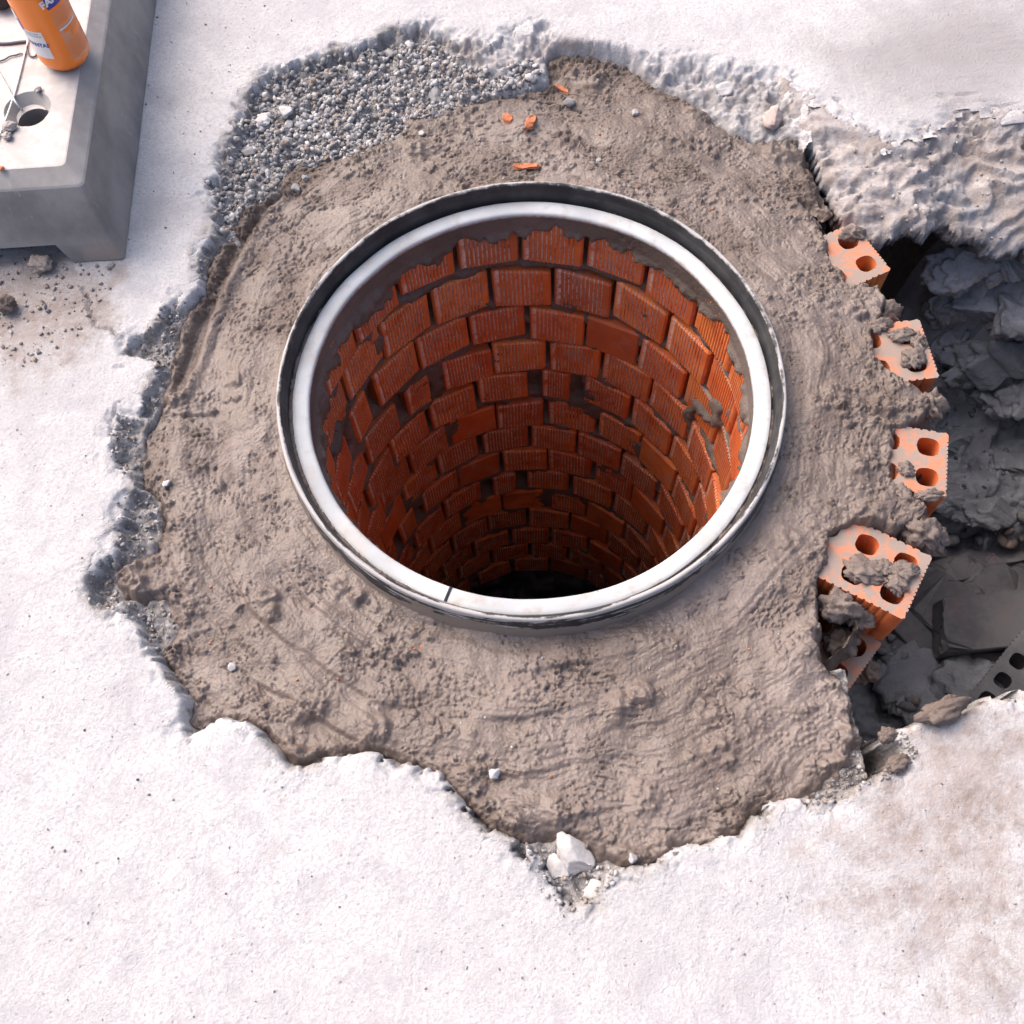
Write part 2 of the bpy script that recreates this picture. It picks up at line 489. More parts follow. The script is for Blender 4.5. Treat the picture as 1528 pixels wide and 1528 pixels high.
P_px = [(300,271),(324,240),(335,200),(353,157),(378,114),(414,92),(465,80),(504,69),(551,59),(583,39),(622,33),(653,39),(693,63),(744,55),
        (806,43),(850,59),(873,78),(941,78),(990,90),(1034,87),(1074,98),(1132,108),(1181,127),(1216,142),(1245,170),(1270,186),(1318,212),
        (1377,193),(1400,180),(1421,152),(1465,159),(1528,171),(1800,190),(1800,1000),(1528,1041),(1480,1050),(1431,1065),(1378,1084),(1345,1082),(1335,1100),(1350,1125),
        (1325,1158),(1280,1177),(1242,1192),(1197,1207),(1159,1203),(1125,1222),(1113,1245),(1088,1249),(1064,1269),(1041,1265),(1005,1273),
        (982,1293),(962,1297),(927,1293),(900,1310),(895,1345),(850,1350),(815,1325),(800,1290),(770,1261),(738,1249),(707,1222),(676,1191),(648,1155),(601,1136),(550,1128),(512,1126),(460,1139),
        (433,1150),(414,1126),(391,1097),(368,1077),(342,1077),(309,1074),(283,1090),(267,1080),(272,1041),(254,1021),(231,992),(208,979),
        (195,933),(172,907),(133,907),(120,897),(126,868),(137,843),(162,818),(169,796),(173,775),(176,750),(191,728),(187,717),(157,688),
        (158,649),(169,618),(202,613),(209,595),(230,566),(223,544),(180,534),(176,519),(212,483),(223,480),(234,469),(266,445),(288,427),
        (299,390),(288,372),(306,350),(310,310)]
POLY_P = unpoly(P_px, 0.0)

def pol(a, r):
    return (CX + r * math.cos(rad(a)), CY + r * math.sin(rad(a)))
M_top = [(437,232),(469,236),(520,224),(551,212),(606,188),(602,168),(653,165),(693,149),(732,137),(771,133),(814,118),(808,82),(830,68),(900,72),
         (945,84),(985,118),(1040,145),(1090,185),(1130,198),(1195,200),(1212,245),(1240,300)]
M_right = [(36,.515),(31,.505),(28,.495),(22.5,.484),(18,.480),(16,.515),(13,.525),(10,.50),(8,.485),(4,.470),(0,.492),(-2.5,.52),(-6,.535),(-9.5,.51),(-11,.482),
           (-15,.478),(-19,.484),(-21,.525),(-24,.535),(-27.5,.50),(-29.5,.45),(-34,.43),(-39,.44),(-43,.455)]
M_bot = [(1228,945),(1236,978),(1262,1002),(1288,1045),(1290,1090),(1268,1140),(1237,1165),(1200,1197),(1150,1207),(1122,1224),(1113,1245),(1088,1251),(1064,1271),(1041,1268),(1005,1276),
         (982,1295),(962,1299),(927,1292),(892,1275),(850,1245),(815,1255),(775,1261),(738,1249),(707,1222),(676,1191),(648,1155),(601,1138),(550,1130),(512,1128),(460,1141),(433,1152),(414,1128),
         (391,1099),(368,1079),(342,1079),(309,1076),(283,1092),(269,1082),(274,1041),(256,1021),(236,992),(240,965),(262,930),(240,893),(180,893),(165,865),(180,838),(222,815),
         (235,780),(230,745),(205,730),(203,700),(207,650),(238,605),(250,560),(258,510),(268,478),(298,436),(303,400),(315,372),(350,358),(342,332),(356,311),(409,278),(422,250)]
POLY_M = np.array([un(a, b, -0.015)[:2] for a, b in M_top] + [pol(a, r) for a, r in M_right] + [un(a, b, -0.015)[:2] for a, b in M_bot])

def dP(x, y):
    wx = x + 0.006 * perlin(x * 60, y * 60, 8); wy = y + 0.006 * perlin(x * 60, y * 60, 18)
    _, v1, _ = worley(wx, wy, 42, 51)
    _, v2, _ = worley(wx, wy, 105, 53)
    top = np.clip((y - CY) / np.hypot(x - CX, y - CY + 1e-6), 0, 1) * sst(-0.10, 0.05, x)
    n = 0.006 * fbm(x, y, 17, 3, 1) + (v1 - 0.5) * (0.012 + 0.016 * top) + (v2 - 0.5) * (0.006 + 0.006 * top) + 0.0016 * perlin(x * 190, y * 190, 10)
    return sdf(POLY_P, x, y) + n

def dM(x, y):
    return sdf(POLY_M, x, y) + 0.005 * fbm(x, y, 26, 3, 21) + 0.0022 * perlin(x * 120, y * 120, 24)

def quad(x, y):
    """direction weights round the ring: top, left, bottom, right"""
    t = np.arctan2(y - CY, x - CX)
    return np.clip(np.sin(t), 0, 1), np.clip(-np.cos(t), 0, 1), np.clip(-np.sin(t), 0, 1), np.clip(np.cos(t), 0, 1)

def mortar_base(x, y):
    r = np.hypot(x - CX, y - CY)
    s = np.clip((r - R_RIM) / 0.25, 0, 2)
    tp, lf, bt, rt = quad(x, y)
    A = 0.018 * tp ** 1.5 + 0.016 * lf ** 1.5 + 0.010 * bt ** 1.5 + 0.018 * rt ** 1.5
    return -0.006 - A * s - 0.022 * bt * np.exp(-np.clip(r - R_RIM, 0, 1) / 0.16)

_col = [(372,-.165),(430,-.22),(480,-.29),(520,-.34),(560,-.40),(600,-.45),(650,-.49),(700,-.52),(740,-.54),(776,-.55),(828,-.69),(860,-.69),(930,-.69),(1000,-.69),(1070,-.69),(1180,-.69),(1300,-.69)]
TRENCH_C = [(1440,330,-.135),(1500,335,-.135),(1600,340,-.135),(1450,300,-.14),(1520,280,-.14),(1600,290,-.14),(1450,200,-.14),(1600,200,-.14),(1750,300,-.14)]
for _i, _cx in enumerate((1415, 1470, 1530, 1610, 1720)):
    TRENCH_C += [(_cx + 12 * ((k + _i) % 2), py + (0, 14, -8, 6, 0)[_i], z + (-.02, 0, .015, .03, .03)[_i] * (py < 780)) for k, (py, z) in enumerate(_col)]
TRENCH_C += [(1350,840,-.69),(1330,930,-.69),(1310,1030,-.69),(1330,1180,-.69)]
_tc = np.array([(*un(a, b, z)[:2], z) for a, b, z in TRENCH_C] + [(.60,.95,-.60),(.655,1.02,-.60),(.69,1.09,-.58),(.58,.86,-.62),(.65,.93,-.58),(.60,1.05,-.6),(.52,1.02,-.6),(.62,.78,-.64),(.60,.70,-.66),(.50,.6,-.69),(.66,.86,-.56)])
_TD = np.hypot(_tc[:, None, 0] - _tc[None, :, 0], _tc[:, None, 1] - _tc[None, :, 1])
_TW = np.linalg.solve(_TD + 1e-4 * np.eye(len(_tc)), _tc[:, 2] + 0.4)
_lip = [(1800,372,-.10),(1528,378,-.10),(1470,378,-.10),(1430,350,-.07),(1413,318,-.05),(1398,336,-.05),(1382,349,-.05),(1350,343,-.05),(1331,352,-.05),(1285,356,-.05)]
POLY_L = np.array([un(a, b, z)[:2] for a, b, z in [(1140,80,0),(1800,60,0)] + _lip + [(1252,335,-.05),(1232,290,-.04),(1210,240,-.03),(1190,200,-.02)]])
LIP = np.array([un(a, b, z)[:2] for a, b, z in _lip + [(1255,335,-.05)]])

def ledge_z(x, y):
    d = sdf(POLY_P, x, y); dl = linedist(LIP, x, y)
    t = np.clip(d, 0, 1) / (np.clip(d, 0, 1) + dl + 1e-4)
    low = 0.046 + 0.05 * sst(0.60, 0.78, x)
    z = -0.001 - low * t ** 1.1 + 0.009 * fbm(x, y, 9, 3, 145) * sst(0, 0.25, t)
    # strata: the break steps down in ragged layers
    q = (z + 0.014 * fbm(x, y, 13, 4, 146)) / 0.016
    fr_ = q - np.floor(q)
    zs = (np.floor(q) + sst(0.45, 0.75, fr_)) * 0.016 - 0.014 * fbm(x, y, 13, 4, 146)
    z = z + (zs - z) * 0.7 * sst(0.03, 0.2, t)
    m = sst(-0.1, 0.3, fbm(x, y, 9, 3, 147))
    wd, wv, we = worley(x + 0.01 * fbm(x, y, 30, 2, 148), y * 1.5, 48, 4)
    z = z + (wv - 0.5) * 0.006 * sst(0.0, 0.12, we) * m * sst(0.02, 0.1, t)
    n1 = perlin(x * 40 + 0.5 * m, y * 125, 155) + 0.5 * perlin(x * 95, y * 260, 156)
    z = z - sst(0.28, 0.42, n1) * 0.007 * m * sst(0.02, 0.1, t) + 0.003 * perlin(x * 13, y * 50, 157) * sst(0.0, 0.1, t)
    return z + 0.0016 * fbm(x, y, 110, 3, 153) * (0.25 + m) * sst(0.0, 0.1, t)

def trench_z(x, y, detail=True):
    wx = x + 0.018 * fbm(x, y, 14, 3, 41); wy = y + 0.018 * fbm(x, y, 14, 3, 44)
    z = np.full(x.shape, -0.4)
    for (a, b, _), w in zip(_tc, _TW):
        z = z + w * np.hypot(wx - a, wy - b)
    z = np.clip(z, -0.72, 0.0)
    if detail:
        up = sst(-0.16, -0.03, z)
        deep = 1 - sst(-0.3, -0.12, z)
        wd, wv, we = worley(wx + 0.01 * fbm(x, y, 30, 2, 3), wy, 11, 2)
        z = z + (wv - 0.5) * (0.035 * deep + 0.014 * up) * sst(0.0, 0.12, we)
        wd, wv, we = worley(wx, wy * 1.6, 34, 4)
        z = z + (wv - 0.5) * 0.013 * sst(0.0, 0.15, we)
        z = z + (0.014 * deep + 0.005) * fbm(x, y, 13, 4, 51) + 0.0045 * fbm(x, y, 60, 3, 53)
    return z

CRACKS = [unpoly([(126,428),(131,452),(141,487),(158,490),(176,500)]), unpoly([(176,600),(165,625),(172,640)])]

def pave_z(x, y, full=False):
    d = dP(x, y); dm = sdf(POLY_M, x, y)
    r = np.hypot(x - CX, y - CY)
    tp, lf, bt, rt = quad(x, y)
    base = 0.004 * fbm(x, y, 1.6, 3, 61) + 0.0008 * fbm(x, y, 22, 3, 62) + 0.0005 * perlin(x * 150, y * 150, 63)
    # gentle weathering towards the broken edge
    base = base - 0.004 * sst(-0.012, 0.0, d) * (0.5 + fbm(x, y, 19, 2, 66)) - 0.004 * sst(-0.025, -0.002, d) * sst(0.25, 0.5, fbm(x, y, 24, 3, 65))
    for c in CRACKS:
        base = base - 0.005 * sst(0.0030, 0.0006, linedist(c, x + 0.005 * perlin(x * 75, y * 75, 5) + 0.003 * perlin(x * 200, y * 200, 6), y + 0.005 * perlin(x * 75, y * 75, 8)))
    dep = 0.017 * tp + 0.015 * lf + 0.030 * bt + 0.020 * rt
    soft = tp * sst(-0.10, 0.05, x)
    wid = 0.005 + 0.002 * bt + 0.022 * soft + 0.012 * lf + 0.006 * tp
    dep = dep - 0.008 * soft
    e = sst(0.0, 1.0, d / wid)
    e = e * (1 - sst(0.44, 0.50, x) * (y > 0.86))
    _w, _v, _ = worley(x + 0.01 * fbm(x, y, 30, 2, 31), y, 70, 33)
    rubble = 0.008 * fbm(x, y, 42, 4, 67) + 0.003 * perlin(x * 130, y * 130, 68) + 0.007 * sst(0.5, 0.2, _w) * (_v - 0.3)
    base = base + soft * sst(-0.025, 0.005, d) * (0.006 * fbm(x, y, 38, 4, 69) - 0.003)
    z = base * (1 - e) + e * (-dep - 0.07 * np.clip(d, 0, 0.2) + rubble)
    z = z + 4 * e * (1 - e) * (0.0045 * fbm(x, y, 75, 3, 64) + 0.004 * (_v - 0.5)) * (0.3 + lf + tp)
    z = z - 0.05 * sst(0.0, 0.022, dm)
    # face of the slab where it is cut by the trench
    tr = sst(0.36, 0.40, x) * sst(0.36, 0.30, y)
    z = np.where((d > 0.004) & (tr > 0.5), z - sst(0.004, 0.03, d) * 0.8, z)
    if full: return z, d, dm, e
    return z

def mortar_z(x, y, full=False):
    dm = dM(x, y)
    ddx = x - CX; ddy = y - CY
    r = np.hypot(ddx, ddy); th = np.arctan2(ddy, ddx)
    tp, lf, bt, rt = quad(x, y)
    wx = 0.012 * fbm(x, y, 9, 3, 71)
    z = mortar_base(x, y) + 0.0065 * fbm(x, y, 5, 3, 72) * sst(0.326, 0.37, r) + 0.0035 * fbm(x, y, 19, 3, 73)
    m = fbm(x, y, 6.5, 4, 75)
    rough = sst(-0.22, 0.28, m + 0.22 * tp - 0.10 * rt)
    near = sst(0.335, 0.352, r)
    band = perlin((th * 0.43 + wx) * 5.5, (r + wx) * 24, 190) + 0.12 * perlin((th * 0.43) * 9, (r + wx) * 60, 191)
    smooth_ = sst(-0.02, 0.28, band)
    rough = rough * (1 - 0.75 * smooth_) * (1 - 0.45 * np.clip(-np.cos(th - rad(55)), 0, 1) ** 2)
    z = z + near * 0.0042 * band
    # short torn crevices, stretched along the trowel's sweep
    ta = th * 0.43 + wx; ra = r + wx
    clus = sst(-0.15, 0.35, fbm(x, y, 21, 3, 74) + 0.5 * (rough - 0.4)) * (1 - 0.7 * smooth_)
    n1 = perlin(ta * 110, ra * 260, 76) + 0.5 * perlin(ta * 230, ra * 430, 77)
    tear = sst(0.34, 0.46, n1) * (0.12 + 0.88 * clus)
    z = z - tear * 0.0030
    n3 = perlin(ta * 48 + 0.4 * n1, ra * 100, 178)
    z = z - sst(0.34, 0.44, n3) * 0.0030 * rough * clus
    n2 = perlin(x * 260, y * 260, 78)
    z = z + n2 * 0.0008 * (0.35 + rough) - sst(0.36, 0.46, n2) * 0.0018 * rough + 0.0005 * perlin(x * 420, y * 420, 181)
    # drawn streaks
    z = z + 0.0009 * perlin(ta * 11, ra * 190, 188) * (1 - 0.5 * rough) + 0.0006 * perlin(ta * 7, ra * 90, 189)
    # crumbs
    rid = 1 - np.abs(fbm(x, y, 62, 3, 79))
    z = z + rough * 0.0016 * (rid - 0.75)
    wd, wv, we = worley(x + 0.5 * wx, y + 0.3 * wx, 70, 6)
    cm = sst(0.22, 0.5, fbm(x, y, 11, 3, 81) + 0.10 * tp)
    z = z + near * cm * sst(0.50, 0.22, wd + 0.25 * n2) * (wv > 0.35) * wv * 0.0060
    wd, wv, we = worley(x, y, 150, 8)
    z = z + near * sst(0.05, 0.4, fbm(x, y, 15, 3, 83)) * sst(0.5, 0.2, wd) * (wv > 0.4) * wv * 0.0028
    # trowel sweeps, strongest below left
    sw = np.clip(-np.cos(th - rad(55)), 0, 1) ** 2.5
    ph = (r + 0.02 * (th + 2.2) ** 2 + 0.016 * fbm(x, y, 5, 3, 85)) / 0.056
    saw = ph - np.floor(ph)
    z = z + sw * near * (0.0062 * (sst(0, 0.85, saw) - sst(0.85, 0.97, saw)) - 0.003) * sst(-0.35, 0.1, perlin(ta * 8, ra * 10, 87))
    sw2 = np.clip(np.cos(th - rad(5)), 0, 1) ** 2
    ph2 = (x * 0.94 + y * 0.2 + 0.02 * fbm(x, y, 5, 2, 89)) / 0.043
    saw2 = ph2 - np.floor(ph2)
    z = z + sw2 * near * 0.0012 * (sst(0, 0.6, saw2) - sst(0.6, 1, saw2) - 0.5)
    for (a, b, s, h) in CLUMPS:
        c = un(a, b, -0.01)
        q = np.hypot(x - c[0] + 0.006 * perlin(x * 60, y * 60, 91), y - c[1] + 0.006 * perlin(x * 60, y * 60, 92)) / s
        z = z + h * sst(1.0, 0.35, q) * (0.8 + 0.5 * perlin(x * 90, y * 90, 93))
    # scored channel along the upper left edge
    g = linedist(GROOVE, x + 0.3 * wx, y + 0.3 * wx)
    z = z - 0.009 * sst(0.011, 0.002, g) + 0.006 * sst(0.03, 0.016, g) * sst(0.006, 0.016, g) * (sdf(POLY_M, x, y) < 0.055)
    # the fillet pressed against the ring
    z = z + 0.004 * sst(0.345, 0.327, r) * (0.4 + 0.9 * perlin(th * 5, r * 0, 95))
    # crumbling rim of the collar
    wd, wv, we = worley(x + 0.4 * wx, y - 0.3 * wx, 58, 16)
    z = z + sst(0.05, 0.012, dm) * sst(0.48, 0.2, wd + 0.2 * n2) * (wv - 0.15) * 0.0085
    # the edge breaks off and rolls down
    tr = sst(0.33, 0.38, x) * sst(0.22, 0.27, y) * sst(0.98, 0.92, y)
    edge = sst(0.014, -0.008, dm)
    z = z - edge * (0.020 + 0.045 * tr + 0.006 * perlin(x * 70, y * 70, 97))
    if full: return z, dm, rough, tear, r
    return z

GROOVE = unpoly([(415,285),(380,330),(352,375),(325,430),(300,490),(280,545),(266,585)], -0.02)
CLUMPS = [(925,1050,.022,.010),(962,1032,.020,.011),(395,885,.016,.008),(405,910,.014,.009),(500,870,.018,.007),(530,885,.014,.008),(320,715,.015,.007),
          (440,1060,.022,.010),(470,1050,.018,.008),(560,1085,.020,.007),(300,1085,.016,.008),(440,1125,.020,.011),(470,1130,.016,.010),(700,1160,.022,.008),
          (600,1190,.020,.006),(190,860,.026,.016),(205,880,.02,.013),(1060,1060,.022,.006),(1080,1120,.022,.007),(960,1190,.024,.007),(1000,1265,.022,.009),(950,1285,.018,.010),
          (1285,690,.020,.010),(1300,760,.024,.012),(1250,590,.022,.008),(1320,600,.020,.010),(1190,210,.030,.014),(1160,215,.022,.010),(1220,260,.026,.012),(1240,350,.022,.012),
          (890,110,.03,.012),(860,95,.025,.010),(700,175,.022,.006),(620,215,.026,.007),(1040,165,.022,.006),(1130,640,.02,.004),(1180,800,.022,.006),(1210,880,.022,.008),(760,1225,.024,.008),(830,1210,.022,.007),(350,560,.02,.006),(420,440,.022,.006),(1255,1140,.022,.008),(1275,1090,.02,.010),
          (1340,790,.018,.014),(1375,810,.016,.012),(1300,850,.016,.010),(1330,500,.014,.010),(1385,620,.016,.010),(1280,455,.018,.012)]

# ------------------------------------------------------------------ pavement
def axis(lo, hi, flo, fhi, step):
    mid = np.arange(flo, fhi + step / 2, step)
    def side(d0, total):
        out, s, d = [], step, 0.0
        while d < total:
            s = min(s * 1.09, 0.25); d += s; out.append(d)
        return np.array(out)
    a = side(0, flo - lo); b = side(0, hi - fhi)
    return np.concatenate([(flo - a)[::-1], mid, fhi + b])

xs = axis(-4, 4, -0.58, 0.60, 0.0025)
ys = axis(-3, 6, 0.04, 1.42, 0.0025)
X, Y = np.meshgrid(xs, ys)
Z, d, dm, e = pave_z(X, Y, True)
def blob(px, py, rpx, amt):
    c = un(px, py); s = rpx / 1150.0
    return amt * np.exp(-((X - c[0]) ** 2 + (Y - c[1]) ** 2) / (s * s))
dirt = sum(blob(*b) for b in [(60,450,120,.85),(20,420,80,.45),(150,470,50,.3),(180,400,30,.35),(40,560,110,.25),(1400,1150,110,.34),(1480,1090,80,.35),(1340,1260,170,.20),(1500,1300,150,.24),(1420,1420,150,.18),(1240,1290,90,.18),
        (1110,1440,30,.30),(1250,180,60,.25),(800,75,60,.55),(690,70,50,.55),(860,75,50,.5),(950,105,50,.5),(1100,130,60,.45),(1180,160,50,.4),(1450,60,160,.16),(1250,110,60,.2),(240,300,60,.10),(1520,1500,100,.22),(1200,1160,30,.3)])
grey_tone = sum(blob(*b) for b in [(1400,90,190,.62),(1500,40,160,.45),(1280,90,90,.30),(280,140,90,.40),(240,320,70,.42),(300,20,80,.28),(60,470,120,.30),(1180,60,60,.15),(40,1440,200,.10),(1400,1300,200,.12)])  # patches where the slab is greyer, strongest at the upper right
frac = np.clip(e + 0.55 * sst(-0.03, 0.0, d) * (fbm(X, Y, 14, 3, 12) > 0.05), 0, 1)
_tp = quad(X, Y)[0]
frac = frac * (1 - 0.55 * _tp * sst(-0.10, 0.05, X)) * (1 - 0.6 * sst(0.42, 0.5, X) * (Y > 0.85))
frac = np.maximum(frac, 0.5 * sst(0.02, 0.0, np.minimum.reduce([linedist(c, X, Y) for c in CRACKS[:2]])) * 0.8)
inT = (X > 0.475) & (Y > 0.80)
kill = (dm > 0.034) | ((d > 0.006) & inT) | ((d > 0.045) & (X > 0.38) & (Y < 0.45)) | ((d > 0.03) & (X > 0.47) & (Y < 0.85))
_a = np.degrees(np.arctan2(Y - CY, X - CX)); _r = np.hypot(X - CX, Y - CY)
kill = kill | ((d > 0.012) & (_a > -52) & (_a < 42) & (_r < 0.62) & (Y > 0.31))
keep = ~(kill[:-1, :-1] & kill[1:, 1:] & kill[1:, :-1] & kill[:-1, 1:])
pav = link('pavement', grid_mesh('pavement', X, Y, Z, keep, {'dirt': dirt, 'grey_tone': grey_tone, 'frac': frac}), M_CON)
tag(pav, 'pale broken concrete pavement round the excavated manhole', None, None, 'structure')

# ------------------------------------------------------------------ trench
xs = np.concatenate([np.arange(0.34, 1.0, 0.0032), np.arange(1.0, 2.2, 0.02)])
ys = np.arange(-0.15, 1.40, 0.0032)
X, Y = np.meshgrid(xs, ys)
d = dP(X, Y)
Z = trench_z(X, Y)
r = np.hypot(X - CX, Y - CY)
up = sst(-0.30, -0.14, Z)
kill = (r < 0.485)
keep = ~(kill[:-1, :-1] | kill[1:, 1:] | kill[1:, :-1] | kill[:-1, 1:])
tre = link('trench', grid_mesh('trench', X, Y, Z, keep, {'plaster': 0.25 * up, 'upper': up}), M_EAR)
tag(tre, 'grey earth walls and floor of the open trench', None, None, 'structure')
# chunks of broken concrete and clay standing out of the trench wall
for i, (px, py, z, sz, sq, rt) in enumerate([(1440,400,-.19,.060,(1.2,.7,.7),.2),(1505,395,-.18,.070,(1.3,.7,.6),-.2),(1415,455,-.27,.055,(.9,.8,1.0),.5),(1470,455,-.26,.075,(1.3,.7,.7),.1),(1530,470,-.26,.070,(1.2,.8,.8),-.4),
        (1405,515,-.36,.050,(.9,.7,1.1),.3),(1440,525,-.36,.060,(1.2,.7,.8),-.3),(1500,530,-.35,.080,(1.4,.7,.7),.15),(1420,575,-.43,.050,(1.1,.7,.9),.7),(1475,585,-.43,.060,(1.3,.8,.6),-.1),(1530,590,-.42,.060,(1.2,.8,.7),.3),
        (1385,470,-.36,.045,(.8,.8,1.3),.2),(1400,600,-.48,.045,(.9,.7,1.0),.1),(1425,655,-.51,.045,(1.2,.8,.5),.4),(1500,690,-.52,.050,(1.3,.8,.4),-.3),(1420,750,-.555,.045,(1.3,.8,.6),.1),(1480,768,-.56,.055,(1.5,.7,.6),-.05),(1535,765,-.56,.055,(1.4,.8,.6),.1)]):
    V, T = rock_arrays(500 + i, 5, 12, (1, 1, 1), 0.42)
    V = V * (1 + 0.16 * fbm(V[:, 0] * 2 + V[:, 2] + i, V[:, 1] * 2 - V[:, 2], 1.7, 5, 200 + i, 0.6))[:, None]
    V = (V * np.array(sq)) @ yaw(rt).T * sz
    o = link('rock', raw_mesh('rock', V, T, {'plaster': np.full(len(V), .25 if py < 480 else 0.), 'upper': np.full(len(V), .6 if py < 480 else .1)}), M_EAR, tre)
    o.location = un(px, py, z)
# broken concrete ledge that juts out over the trench: a slab with an underside
xs = np.concatenate([np.arange(0.40, 0.98, 0.0029), np.arange(0.98, 1.7, 0.02)])
ys = np.arange(0.86, 1.30, 0.0029)
X, Y = np.meshgrid(xs, ys)
d = dP(X, Y); dm = sdf(POLY_M, X, Y)
dl = sdf(POLY_L, X, Y) + 0.006 * fbm(X, Y, 22, 3, 161) + 0.003 * perlin(X * 110, Y * 110, 163)
Z = ledge_z(X, Y)
Z = Z - 0.010 * np.clip(1 - dl / 0.015, 0, 1) ** 2
Z = Z - 0.010 * sst(0.002, -0.010, d)
kill = (d < -0.012) | (dl < 0.0) | (dm > 0.012)
keep = ~(kill[:-1, :-1] | kill[1:, 1:] | kill[1:, :-1] | kill[:-1, 1:])
ny, nx = X.shape
idx = np.arange(ny * nx).reshape(ny, nx)
top = np.stack([idx[:-1, :-1], idx[:-1, 1:], idx[1:, 1:], idx[1:, :-1]], -1)[keep]
Zb = Z - 0.055 - 0.012 * fbm(X, Y, 20, 3, 165)
allq = np.concatenate([top, top[:, ::-1] + ny * nx])
ed = np.concatenate([top[:, [k, (k + 1) % 4]] for k in range(4)])
key = np.minimum(ed[:, 0], ed[:, 1]) * (ny * nx) + np.maximum(ed[:, 0], ed[:, 1])
_, inv, cnt = np.unique(key, return_inverse=True, return_counts=True)
be = ed[cnt[inv] == 1]
V = np.concatenate([np.stack([X.ravel(), Y.ravel(), Z.ravel()], -1), np.stack([X.ravel(), Y.ravel() + 0.045, Zb.ravel()], -1)])
K = 7
bv = np.unique(be)
slot = np.full(ny * nx, -1); slot[bv] = np.arange(len(bv))
rings_, base_ = [bv], len(V)
for k in range(1, K):
    t_ = k / K
    x0, y0 = X.ravel()[bv], Y.ravel()[bv]
    zt_ = Z.ravel()[bv] * (1 - t_) + Zb.ravel()[bv] * t_
    bulge = 0.010 * fbm(x0 * 1.0 + zt_ * 0.5, y0 * 0.3 + zt_, 30, 4, 167) + 0.006 * perlin(x0 * 110, zt_ * 160, 168)
    V = np.concatenate([V, np.stack([x0 + 0.3 * bulge, y0 + 0.045 * t_ ** 1.5 - 0.006 * math.sin(math.pi * t_) + bulge * math.sin(math.pi * t_), zt_], -1)])
    rings_.append(np.arange(base_, base_ + len(bv))); base_ += len(bv)
rings_.append(bv + ny * nx)
for k in range(K):
    a_, b_ = slot[be[:, 0]], slot[be[:, 1]]
    allq = np.concatenate([allq, np.stack([rings_[k][b_], rings_[k][a_], rings_[k + 1][a_], rings_[k + 1][b_]], -1)])
used = np.unique(allq); rm = np.full(len(V), -1); rm[used] = np.arange(len(used))
pl_ = np.concatenate([(0.85 + 0.45 * fbm(X, Y, 8, 3, 14)).ravel(), np.full(len(V) - X.size, 0.35)])
led = link('pavement_ledge', raw_mesh('pavement_ledge', V[used], rm[allq], {'plaster': pl_[used], 'upper': np.full(len(used), .6)}), M_EAR)
tag(led, 'pale broken concrete ledge jutting over the trench', None, None, 'structure')

# ------------------------------------------------------------------ mortar collar
st = 0.00128
xs = np.arange(POLY_M[:, 0].min() - 0.02, POLY_M[:, 0].max() + 0.02, st)
ys = np.arange(POLY_M[:, 1].min() - 0.02, POLY_M[:, 1].max() + 0.02, st)
X, Y = np.meshgrid(xs, ys)
Z, dm, rough, tear, r = mortar_z(X, Y, True)
kill = (dm < -0.010) | (r < 0.3235)
keep = ~(kill[:-1, :-1] | kill[1:, 1:] | kill[1:, :-1] | kill[:-1, 1:])
tp, lf, bt, rt = quad(X, Y)
wet = np.clip(sst(0.05, 0.0, dm) * (0.4 + 0.6 * tp) * 0.9 + 0.35 * tp * sst(0.40, 0.5, r) + 0.5 * sst(0.02, 0.004, linedist(GROOVE, X, Y)), 0, 1)
mor = link('mortar_collar', grid_mesh('mortar_collar', X, Y, Z, keep, {'rough': rough - 0.4, 'wet': wet}), M_MOR)
for i, (px, py, z, sz, sq) in enumerate([(1272,348,-.026,.013,(1.2,.8,.6)),(1282,440,-.03,.016,(1.1,.9,.7)),(1312,486,-.026,.013,(1.2,.8,.6)),(1345,500,-.024,.012,(1.3,.8,.5)),(1370,512,-.026,.012,(.8,1.1,.7)),(1362,535,-.024,.014,(1,1,.5)),
        (1352,700,-.026,.010,(1,1,.5)),(1385,740,-.024,.012,(1.4,.6,.5)),(1345,735,-.026,.012,(1,1,.5)),(1290,852,-.026,.018,(1.2,.9,.4)),(1318,848,-.026,.013,(1,.8,.5)),(1347,852,-.024,.014,(1.2,.8,.5)),(1340,872,-.024,.012,(1,1,.5)),
        (1252,905,-.045,.022,(1.2,.8,.9)),(1278,918,-.065,.018,(1.1,.9,.9)),(1255,960,-.10,.020,(1,.9,1)),(1290,1000,-.17,.018,(1,.9,1.1)),(1375,795,-.04,.022,(1,.9,.8)),(1395,805,-.06,.018,(.9,.9,1)),(1318,470,-.05,.020,(1,.9,.9)),(1390,605,-.04,.018,(.9,1,.9))]):
    bmx = bmesh.new(); bmesh.ops.create_icosphere(bmx, subdivisions=4, radius=1)
    V = np.array([v.co[:] for v in bmx.verts]); T = np.array([[v.index for v in f.verts] for f in bmx.faces]); bmx.free()
    V = V * (1 + 0.5 * fbm(V[:, 0] + V[:, 2] * .7 + i * 3, V[:, 1] - .6 * V[:, 2], 1.7, 5, 300 + i, 0.6))[:, None] * np.array(sq) * sz
    o = link('mortar_dab', raw_mesh('mortar_dab', V, T, {'rough': np.full(len(V), .3), 'wet': np.full(len(V), .1)}), M_MOR, mor)
    o.location = un(px, py, z)
tag(mor, 'wet brown mortar trowelled in a wide collar around the open manhole ring', 'mortar')

